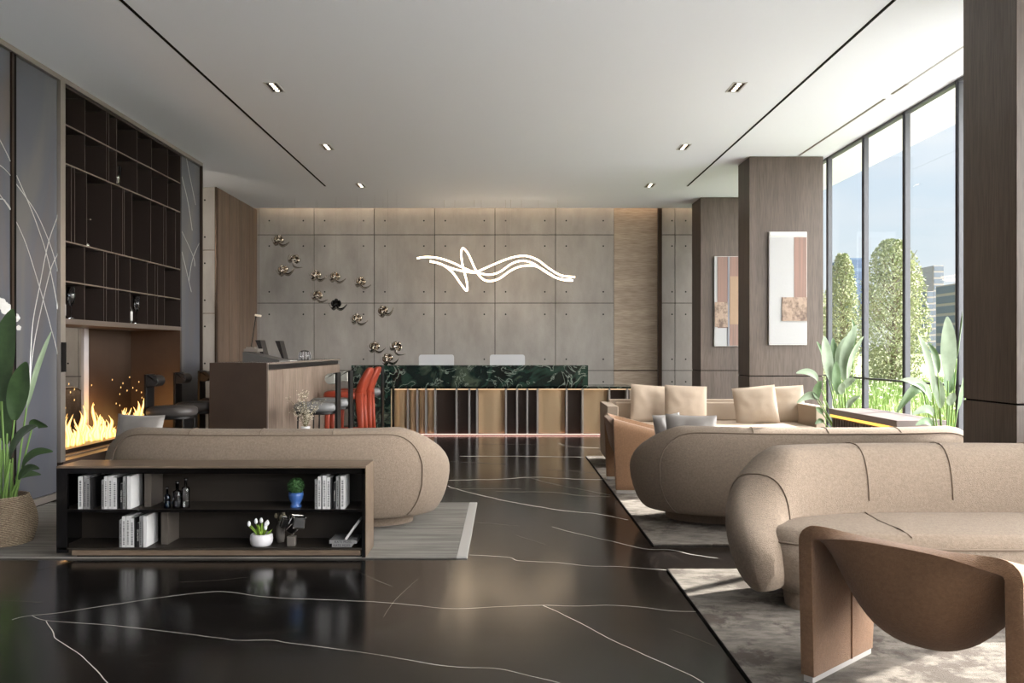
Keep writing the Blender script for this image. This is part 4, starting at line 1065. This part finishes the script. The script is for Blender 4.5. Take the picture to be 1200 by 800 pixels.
bl = [(89.5, 94.5, 559, W_, None, 'white book leftmost on upper console shelf'), (95.8, 98.8, 559, G_, None, 'thin grey book second from left on upper console shelf'),
 (99.1, 103, 562, G_, None, 'shorter grey book third from left on upper console shelf'), (104, 105.5, 560, B_, False, 'plain black book after first three books, upper console shelf'), (135.3, 136.8, 560, B_, False, 'plain black book right of emblem book, upper console shelf'), (117, 119.8, 563, G_, None, 'short grey book starting the middle stack, upper console shelf'),
 (120, 123.8, 559, W_, None, 'white book second in the middle stack, upper console shelf'), (125, 129.5, 558.5, W_, None, 'thick white book third in the middle stack, upper console shelf'),
 (130, 134.8, 560.5, W_, None, 'white book with dark emblem ending middle stack, upper shelf'), (139, 141.8, 567, B_, 'KATE MOSS', 'short black book with white lettering, left part of upper shelf'),
 (142, 145, 559, G_, None, 'grey book between black book and wide white book, upper shelf'), (147, 151.5, 558.5, W_, False, 'white book with broad blank cover beside grey divider, upper shelf')]
for a, b_, py, m_, tx, lb in bl: book(lb, a, b_, H(py, 597), m_, zs1, g1, tx or None, ti=tx is None)
bl = [(138, 140.8, 610, G_, None, 'short grey book leftmost on lower console shelf'), (141, 145.3, 606, W_, None, 'white book second from left on lower console shelf'),
 (146, 150, 605.5, W_, None, 'white book third from left on lower console shelf'), (150.5, 155, 608, W_, None, 'white book with dark emblem on lower console shelf'),
 (155.5, 157.2, 607, B_, False, 'plain black book right of emblem book, lower console shelf'), (158.5, 161.3, 613.5, B_, 'KATE MOSS', 'short black book with white lettering on lower console shelf'), (161.5, 164.5, 606, G_, None, 'grey book next to black book on lower console shelf'),
 (166, 170, 605.5, W_, False, 'white book with broad blank cover on lower console shelf')]
for a, b_, py, m_, tx, lb in bl: book(lb, a, b_, H(py, 642), m_, zs2, g2, tx or None, ti=tx is None)
bl = [(368, 370.8, 562.5, G_, None, 'short grey book starting right-end row, upper shelf'), (371.5, 375, 559, W_, None, 'white book second in right-end row, upper shelf'),
 (377, 381.5, 558, W_, None, 'tall white book third in right-end row, upper shelf'), (382, 386, 560, W_, None, 'white book fourth in right-end row, upper shelf'),
 (386.5, 388.2, 560, B_, False, 'plain black book in middle of right-end row, upper shelf'), (390, 392.5, 566, B_, 'KATE MOSS', 'short black book with lettering in right-end row, upper shelf'), (393, 396.5, 559, G_, None, 'grey book after black one in right-end row, upper shelf'),
 (398, 403, 558.5, W_, None, 'plain white book rightmost on upper console shelf')]
for a, b_, py, m_, tx, lb in bl: book(lb, a, b_, H(py, 597), m_, zs1, g3, tx or None, ti=tx is None)
# lying and leaning books
def flat_book(label, x0, x1, z, th, m_, text):
    wdt = (x1-x0)/UC_
    t = thing('book', label, 'book', (kx((x0+x1)/2), 5.165, z), group='books lying on lower shelf')
    MB().box(-wdt/2, wdt/2, 0, .17, 0, th).build('cover', m_, t); MB().box(-wdt/2+.003, wdt/2+.0008, .004, .168, .003, th-.003).build('pages', M['paper_white'], t)
    if text:
        cu = bpy.data.curves.new('spine_text', 'FONT'); cu.body = text; cu.size = th*.95; cu.align_x = 'CENTER'; cu.align_y = 'CENTER'; cu.extrude = .0002; cu.materials.append(M['ink'])
        o = text_mesh(cu); o.parent = t; o.location = (0, -.001, th/2); o.rotation_euler = (PI/2, 0, 0)
    return t
flat_book('grey book lying flat at bottom of pair, lower shelf right end', 388, 411, zs2, .022, G_, 'KATE MOSS')
flat_book('grey book lying flat on top of pair, lower shelf right end', 385, 417, zs2+.0225, .022, G_, 'KATE MOSS')
t = thing('book', 'thin pale book leaning on lower shelf right end', 'book', (kx(402), 5.18, zs2+.046), group='books lying on lower shelf'); t.rotation_euler = (0, .62, 0)
MB().box(0, .014, 0, .12, 0.003, .155).build('cover', W_, t); MB().box(.003, .011, .003, .1205, .006, .1558).build('pages', M['paper_white'], t)
# bottles
for px, r_, hb, hn, m_, lb in ((192, .021, .085, .14, 'blue_glass', 'small blue glass bottle leftmost of trio on upper console shelf'), (204, .030, .112, .175, 'dark_glass', 'dark clear glass bottle in middle of trio on upper console shelf'), (214, .026, .135, .195, 'clear', 'tallest slim glass bottle of trio on upper console shelf')):
    t = thing('bottle', lb, 'bottle', (kx(px), 5.19, zs1), group='bottles on upper console shelf')
    MB().lathe([(r_*.9, 0), (r_, .006), (r_, hb*.92), (r_*.9, hb), (r_*.35, hb+.008), (r_*.33, hn-.02)]).build('body', M[m_], t, smooth=True)
    MB().lathe([(r_*.42, hn-.02), (r_*.42, hn), (0, hn)]).build('cap', M['black_gloss'], t, smooth=True)
# blue pot with clipped plant
t = thing('potted_shrub', 'clipped round green plant in small blue footed pot', 'plant', (kx(343), 5.22, zs1))
MB().lathe([(.036, 0), (.038, .012), (.028, .025), (.045, .055), (.05, .08), (.047, .10), (.04, .10), (.035, .085), (0, .085)]).build('pot', M['blue_glaze'], t, smooth=True)
fm = MB(); rr = random.Random(5)
for k in range(900):
    a = rr.uniform(0, 2*PI); z = rr.uniform(-.7, 1); r_ = math.sqrt(max(0, 1-z*z)); R_ = .054*rr.uniform(.7, 1.05)
    p = Vector((r_*math.cos(a)*R_, r_*math.sin(a)*R_, .138+z*R_*1.0)); d1 = Vector((rr.gauss(0, 1), rr.gauss(0, 1), rr.gauss(0, 1))).normalized()*.006; d2 = d1.cross(Vector((rr.gauss(0, 1), rr.gauss(0, 1), rr.gauss(0, 1)))).normalized()*.004
    fm.add([p-d1, p+d2, p+d1, p-d2], [(0, 1, 2, 3)])
fm.lathe([(.03, .09), (.045, .12), (.045, .15), (.03, .18), (0, .185)], n=12)
fm.build('foliage', M['topiary'], t)
# tulip bowl
t = thing('tulip_bowl', 'white tulips with green leaves in round white bowl', 'flowers', (kx(302), 5.22, zs2))
MB().lathe([(.06, 0), (.070, .015), (.074, .04), (.071, .068), (.062, .078), (.056, .076), (.056, .06), (0, .06)]).build('bowl', M['white_ceramic'], t, smooth=True)
ly = mat('tulip_leaf', (120, 150, 50), .5); rr = random.Random(9)
for k in range(24):
    a = rr.uniform(0, 2*PI); R_ = rr.uniform(.02, .075); hh = rr.uniform(.10, .16)
    tp = Vector((R_*math.cos(a), R_*math.sin(a)*.6, hh)); bs = Vector((tp.x*.35, tp.y*.35, .06)); sd_ = Vector((.007, .002, 0))
    m_ = MB(); m_.grid(lambda i, j: bs.lerp(tp, i/6)+sd_*(j-1)*math.sin(PI*(i/6*.9+.1))*1.2, 7, 3); m_.build('leaf', ly, t, smooth=True, solid=.001)
for fx, fz in ((-.075, .128), (.005, .15), (.035, .125), (.032, .105), (.045, .135), (-.03, .145)):
    m_ = MB(); m_.tube([(fx*.3, 0, .06), (fx, -.02, fz)], .002, 5); m_.build('stem', ly, t)
    MB().lathe([(0, -.004), (.010, .004), (.012, .014), (.009, .026), (.003, .034)], c=(fx, -.02, fz), n=10).build('tulip', M['tulip'], t, smooth=True)
t = thing('dried_flower_vase', 'small grey vase of beige dried flower heads beside tulips', 'vase', (kx(320), 5.31, zs2))
MB().lathe([(.024, 0), (.028, .03), (.028, .1), (.015, .125), (.018, .135)]).build('vase', mat('grey_ceramic', (110, 104, 98), .5), t, smooth=True)
for fx, fz in ((-.02, .215), (.02, .185), (.03, .16), (.005, .16), (-.03, .17)):
    MB().tube([(0, 0, .11), (fx, 0, fz)], .0015, 5).build('stem', M['twig'], t)
    MB().lathe([(0, -.015), (.010, -.008), (.012, .004), (.007, .018), (0, .022)], c=(fx, 0, fz), n=10).build('flower_head', M['dried'], t, smooth=True)
# faceted sculpture
t = thing('sculpture', 'silver faceted cube-cluster sculpture on small pedestal', 'sculpture', (kx(338.5), 5.21, zs2))
MB().box(-.026, .026, -.02, .02, 0, .062).build('pedestal', M['steel'], t, bevel=.002)
MB().tube([(0, 0, .062), (0, 0, .09)], .003, 6).build('rod', M['steel'], t)
for cx_, cz_, ro, ss_ in ((-.038, .150, .3, .030), (.0, .115, .78, .028), (.042, .155, .15, .036), (.012, .165, .5, .026)):
    m_ = MB(); m_.box(-ss_, ss_, -ss_*.8, ss_*.8, -ss_, ss_); m_.xform(Matrix.Translation((cx_, 0, cz_)) @ Matrix.Rotation(ro, 4, 'Y') @ Matrix.Rotation(.5, 4, 'Z'))
    fc = m_.build('facet_cube', M['black_gloss'], t)
    e_ = MB(); vs = m_.v
    for a, b_ in ((0, 1), (1, 3), (3, 2), (2, 0), (4, 5), (5, 7), (7, 6), (6, 4), (0, 4), (1, 5), (2, 6), (3, 7)): e_.tube([vs[a], vs[b_]], .003, 5)
    e_.build('facet_edge', M['chrome'], fc)

# ------------------------------------------------------------ downlights
def downlight(label, x, y):
    t = thing('downlight', label, 'ceiling light', (x, y, CEIL), group='recessed ceiling spotlights')
    m_ = MB(); m_.box(-.065, -.052, -.14, .14, -.006, 0); m_.box(.052, .065, -.14, .14, -.006, 0); m_.box(-.052, .052, -.14, -.128, -.006, 0); m_.box(-.052, .052, .128, .14, -.006, 0)
    m_.build('frame', M['paper_white'], t)
    MB().box(-.052, .052, -.128, .128, -.003, -.0005).build('trim_plate', M['bronze'], t)
    for k in range(4):
        MB().lathe([(.020, -.0045), (.020, -.003)], c=(.0, -.093+k*.062, 0), n=12).build('lens', bpy.data.materials.get('lens_glow') or emis('lens_glow', (255, 236, 205), 6), t)
    ld = bpy.data.lights.new('spot', 'SPOT'); ld.energy = 20; ld.spot_size = 1.0; ld.spot_blend = .7; ld.color = (1, .84, .66); ld.shadow_soft_size = .05
    o = bpy.data.objects.new('spot', ld); C.objects.link(o); o.location = (x, y, CEIL-.02)
YS = [2.49*F/308, 2.49*F/238, 2.49*F/193]; NM = ['nearest', 'middle', 'farthest']
for k in range(3):
    downlight('recessed four-lens spotlight, %s of the left ceiling row' % NM[k], -2.185, YS[k])
    downlight('recessed four-lens spotlight, %s of the right ceiling row' % NM[k], 2.19, YS[k])

# ------------------------------------------------------------ suspended light squiggle
lt = thing('pendant_light', 'wavy glowing white line light hanging before concrete wall', 'pendant light', (0, 13.2, 2.4))
A_ = [(155,290),(200,284),(260,290),(320,310),(380,338),(430,353),(500,325),(560,300),(620,282),(670,280),(720,298),(770,335),(830,370),(895,378)]
B2 = [(215,303),(260,315),(320,338),(390,354),(440,358),(490,367),(540,355),(600,315),(650,302),(700,315),(760,355),(820,385),(880,392)]
C_ = [(215,305),(270,318),(320,355),(360,410),(388,442),(388,400),(370,330),(362,270),(370,243),(395,270),(430,345),(460,385),(495,397),(540,385),(590,350),(640,328),(700,325),(740,340),(800,378),(850,393),(885,394)]
ne = emis('neon_white', (255, 226, 190), 4.5)
for n_, (pl, dy) in enumerate(((A_, 0), (B2, .05), (C_, -.05))):
    P = []
    for i, (a, b_) in enumerate(pl):
        q = at(a/4+450, b_/4+230, 13.2+dy); P.append((q.x, dy, q.z-2.4))
    MB().tube(spline(P, 8), .0145, 8).build('light_tube', ne, lt, smooth=True)
for px, py, tz in ((520.5, 303, 0), (533, 307, 0), (556, 316, 0), (564, 318, 0), (592.5, 304, 0), (598.5, 302, 0), (611, 301, 0), (631, 303, 0), (653.5, 314, 0)):
    q = at(px, py, 13.2); MB().tube([(q.x, 0, q.z-2.4), (q.x, .0, CEIL-2.4)], .0012, 5).build('suspension_wire', M['steel'], lt)

# ------------------------------------------------------------ metal bird ornaments
def bird(label, px, py, D, tilt, flip, m, s=1.0):
    q = at(px, py, D)
    t = thing('hanging_bird', label, 'hanging ornament', (q.x, D, q.z), group='metal bird ornaments')
    R_ = Matrix.Rotation(tilt, 4, 'Y') @ Matrix.Scale(s, 4)
    b = MB()                                 # curled sheet body
    b.grid(lambda i, j: ((.03+.042*math.sin(PI*(.15+.7*j/5)))*math.cos(-.5+4.6*i/11), (.03+.042*math.sin(PI*(.15+.7*j/5)))*math.sin(-.5+4.6*i/11), -.04+.09*j/5), 12, 6); b.xform(R_)
    bo = b.build('body', m, t, smooth=True, solid=.004)
    h_ = MB(); h_.lathe([(.03, .045), (.024, .062), (.012, .072), (0, .075)], n=12); h_.xform(R_); h_.build('head', m, t, smooth=True)
    for sg_ in (-1, 1):
        w_ = MB()
        w_.grid(lambda i, j: (sg_*(.0+(.15 if sg_ > 0 else .09)*i/8), -.03+.06*(j-1)*(1-.75*i/8)+.012*sg_, -.04-.045*math.sin(PI*i/8*.9)+.055*(i/8)**2-.026*(j-1)*(1-i/9)), 9, 3)
        w_.xform(Matrix.Rotation(flip, 4, 'Y') @ R_); w_.build('wing', m, t, smooth=True, solid=.003)
    top = CEIL if D < 13.97 else CEIL
    MB().tube([(0, 0, .08*s), (0, 0, top-q.z)], .0004, 4).build('suspension_wire', M['gap'], t)
    return t
ch, dk = M['champagne'], M['black_gloss']
for px, py, D, ti, flp, m_, lb in (
    (327, 281, 13.3, .1, .1, ch, 'topmost metal bird ornament at upper left of concrete wall'), (345.5, 304, 13.1, .5, .3, ch, 'metal bird tilted right, upper of the close pair at left'),
    (332, 316, 13.0, -.3, .2, ch, 'metal bird lower left of the close pair at left'), (370.5, 322, 13.2, .0, .1, ch, 'metal bird crossing the first vertical wall joint'),
    (393, 324, 13.3, .1, .1, ch, 'metal bird midway between first and second wall joints, upper row'), (423, 330, 13.3, .2, .1, ch, 'metal bird rightmost of the upper row, left of second joint'),
    (372.5, 346, 13.3, .3, .1, ch, 'metal bird just below the one on the first wall joint'), (394, 356, 13.0, .0, .05, dk, 'solid black bird ornament on the horizontal wall joint'),
    (418.5, 373, 12.9, -.1, .3, ch, 'metal bird with dark body left of the second wall joint'), (449, 364, 13.1, -.4, .1, ch, 'metal bird right of second wall joint below horizontal joint'),
    (439, 406, 12.8, 0, .1, ch, 'metal bird low on the second vertical wall joint'), (465, 406, 12.4, .6, .1, ch, 'bright metal bird above marble counter, rightmost of all'),
    (454.5, 420, 12.35, -.5, .4, ch, 'lowest metal bird touching edge of marble counter top in view')):
    bird(lb, px, py, D, ti, flp, m_, 1.2)

# ------------------------------------------------------------ outdoors
GZ = -.1
go = MB().box(4.3, 400, -60, 900, GZ-.3, GZ).build('ground', mat('lawn_ground', (118, 132, 84), .95, var=((.6, .6, .6), (150, 150, 110), .4, .6))); go['kind'] = 'structure'
struct('path_and_bounce', MB().box(4.3, 5.3, 7.8, 22, GZ, GZ+.06).box(4.3, 16, -12, 7.8, GZ, GZ+.06), mat('pale_bounce_stone', (224, 224, 224), .9))  # wide pale part out of view added to bounce sunlight onto the ceiling
rr = random.Random(21); gr = MB()
for k in range(16000):
    D = 9+rr.random()**.8*17; X = D*rr.uniform(.40, .64)
    if X < 5.4: continue
    hh = rr.uniform(.25, .75); a = rr.uniform(0, PI); wv = rr.uniform(.01, .022); dx, dy = math.cos(a)*wv, math.sin(a)*wv
    lx, ly_ = rr.gauss(0, .10), rr.gauss(0, .10)
    gr.cur = 0 if rr.random() < .88 else 1
    gr.add([(X-dx, D-dy, GZ), (X+dx, D+dy, GZ), (X+lx*.4+dx*.8, D+ly_*.4+dy*.8, GZ+hh*.6), (X+lx*.4-dx*.8, D+ly_*.4-dy*.8, GZ+hh*.6), (X+lx, D+ly_, GZ+hh)], [(0, 1, 2, 3), (3, 2, 4)])
    if rr.random() < .07:
        c_ = Vector((X+lx, D+ly_, GZ+hh)); gr.cur = 1; gr.lathe([(0, -.02), (.028, 0), (0, .02)], c=c_, n=5)
tag(gr.build('meadow_grass', [mat('grass_blade', (134, 160, 84), .6), mat('grass_flower', (225, 225, 190), .6)]), 'tall sunlit meadow grass with pale flowers outside the window', 'grass', kind='stuff')
M['tree_leaf'] = mat('tree_leaf', (140, 150, 104), .6, var=((3, 3, 3), (178, 180, 142), .35, .65)); M['bark'] = mat('bark', (130, 118, 100), .9)
def tree(label, X, Y, W, Hh, z0, nl, seed):
    r_ = random.Random(seed); t = thing('columnar_tree', label, 'tree', (X, Y, GZ), group='columnar trees outside')
    MB().tube([(0, 0, 0), (.05, 0, Hh*.4), (0, 0, Hh*.85)], [.09, .06, .02], 8).build('trunk', M['bark'], t, smooth=True)
    br_ = MB(); lf = MB(); ends = []
    for k in range(70):
        z = z0+(Hh-z0)*(k/70)*.9; a = r_.uniform(0, 2*PI); q = (z-z0)/(Hh-z0); R0 = W/2*(math.sin(PI*min(1, q*.80+.16))**.7)*r_.uniform(.5, 1)
        e_ = Vector((R0*math.cos(a), R0*math.sin(a), z+R0*1.1)); br_.tube([(0, 0, z-.1), Vector((e_.x*.5, e_.y*.5, z+R0*.35)), e_], [.025, .015, .006], 5)
    br_.build('branches', M['bark'], t)
    for k in range(nl):
        q = r_.random(); a = r_.uniform(0, 2*PI); R0 = W/2*(max(.02, math.sin(PI*min(1, q*.84+.12)))**.65)*(1+.22*noise.noise(Vector((math.cos(a)*2+seed, math.sin(a)*2, q*6))))
        rad = R0*math.sqrt(r_.uniform(.12, 1)); z = z0+(Hh-z0)*q
        p = Vector((rad*math.cos(a), rad*math.sin(a), z)); d1 = Vector((r_.gauss(0, 1), r_.gauss(0, 1), r_.gauss(0, 1))).normalized(); d2 = d1.cross(Vector((r_.gauss(0, 1), r_.gauss(0, 1), r_.gauss(0, 1)))).normalized()
        s_ = r_.uniform(.03, .055); lf.add([p-d1*s_, p+d2*s_*.5, p+d1*s_, p-d2*s_*.5], [(0, 1, 2, 3)])
    o = lf.build('foliage', M['tree_leaf'], t)
    return t
def place_tree(label, px, top, D, Wpx, z0, nl, seed):
    q = at(px, top, D); tree(label, q.x, D, Wpx*D/F, q.z-GZ, z0, nl, seed)
place_tree('tallest columnar tree centred in the window view', 1046, 281, 22, 80, .3, 14000, 1)
place_tree('shorter columnar tree left of the tallest tree', 987, 297, 25, 42, .3, 9000, 2)
place_tree('pale columnar tree behind the wood column edge', 955, 330, 27, 40, .3, 5000, 3)
def tower(label, px0, px1, top, D, m, mg, dep=20, bands=12, side=None):
    a = at(px0, top, D); b_ = at(px1, top, D); t = thing('office_tower', label, 'building', (a.x, D, GZ))
    W = b_.x-a.x; Hh = a.z-GZ
    MB().box(0, W, 0, dep, 0, Hh).build('facade', m, t)
    g_ = MB()
    for k in range(bands): 
        z = Hh*(k+.15)/bands; g_.box(W*.03, W*.97, -.15, 0, z, z+Hh/bands*.72)
    g_.build('window_bands', mg, t); g_ = MB()
    for k in range(bands): 
        z = Hh*(k+.15)/bands; g_.box(-.15, 0, dep*.04, dep*.96, z, z+Hh/bands*.72)
    g_.build('side_bands', side or mg, t)
    return t
gb = mat('tower_blue', (70, 92, 122), .5); gg = mat('tower_glass', (96, 106, 120), .5); gw = mat('tower_stone', (160, 152, 146), .8)
tower('dark blue glass office tower between the trees', 996, 1018, 302, 300, mat('tower_blue_frame', (96, 116, 140), .6), gb, 20, 8)
tower('grey glass office tower with stone edge beside tallest tree', 1094, 1106, 311, 300, gw, gg, 10, 14, gw)
tower('pale stone tower block beside the tallest tree', 1072, 1092, 318, 335, gw, gw, 20, 9)
tower('low grey office block right of the glass tower', 1106, 1118, 340, 330, gg, gg, 12, 12)
tower('grey banded office block in front of pale stone tower', 1086, 1094, 341, 290, gw, gg, 8, 10)
tower('pale stepped building at the window edge by column', 1120, 1150, 332, 260, gw, gg, 12, 7)
tower('distant grey office block behind left window trees', 966, 984, 360, 340, gw, gg, 12, 8)
tower('wide low grey building behind the tree trunks', 1002, 1090, 420, 200, mat('low_building', (150, 152, 156), .7), gg, 10, 3)
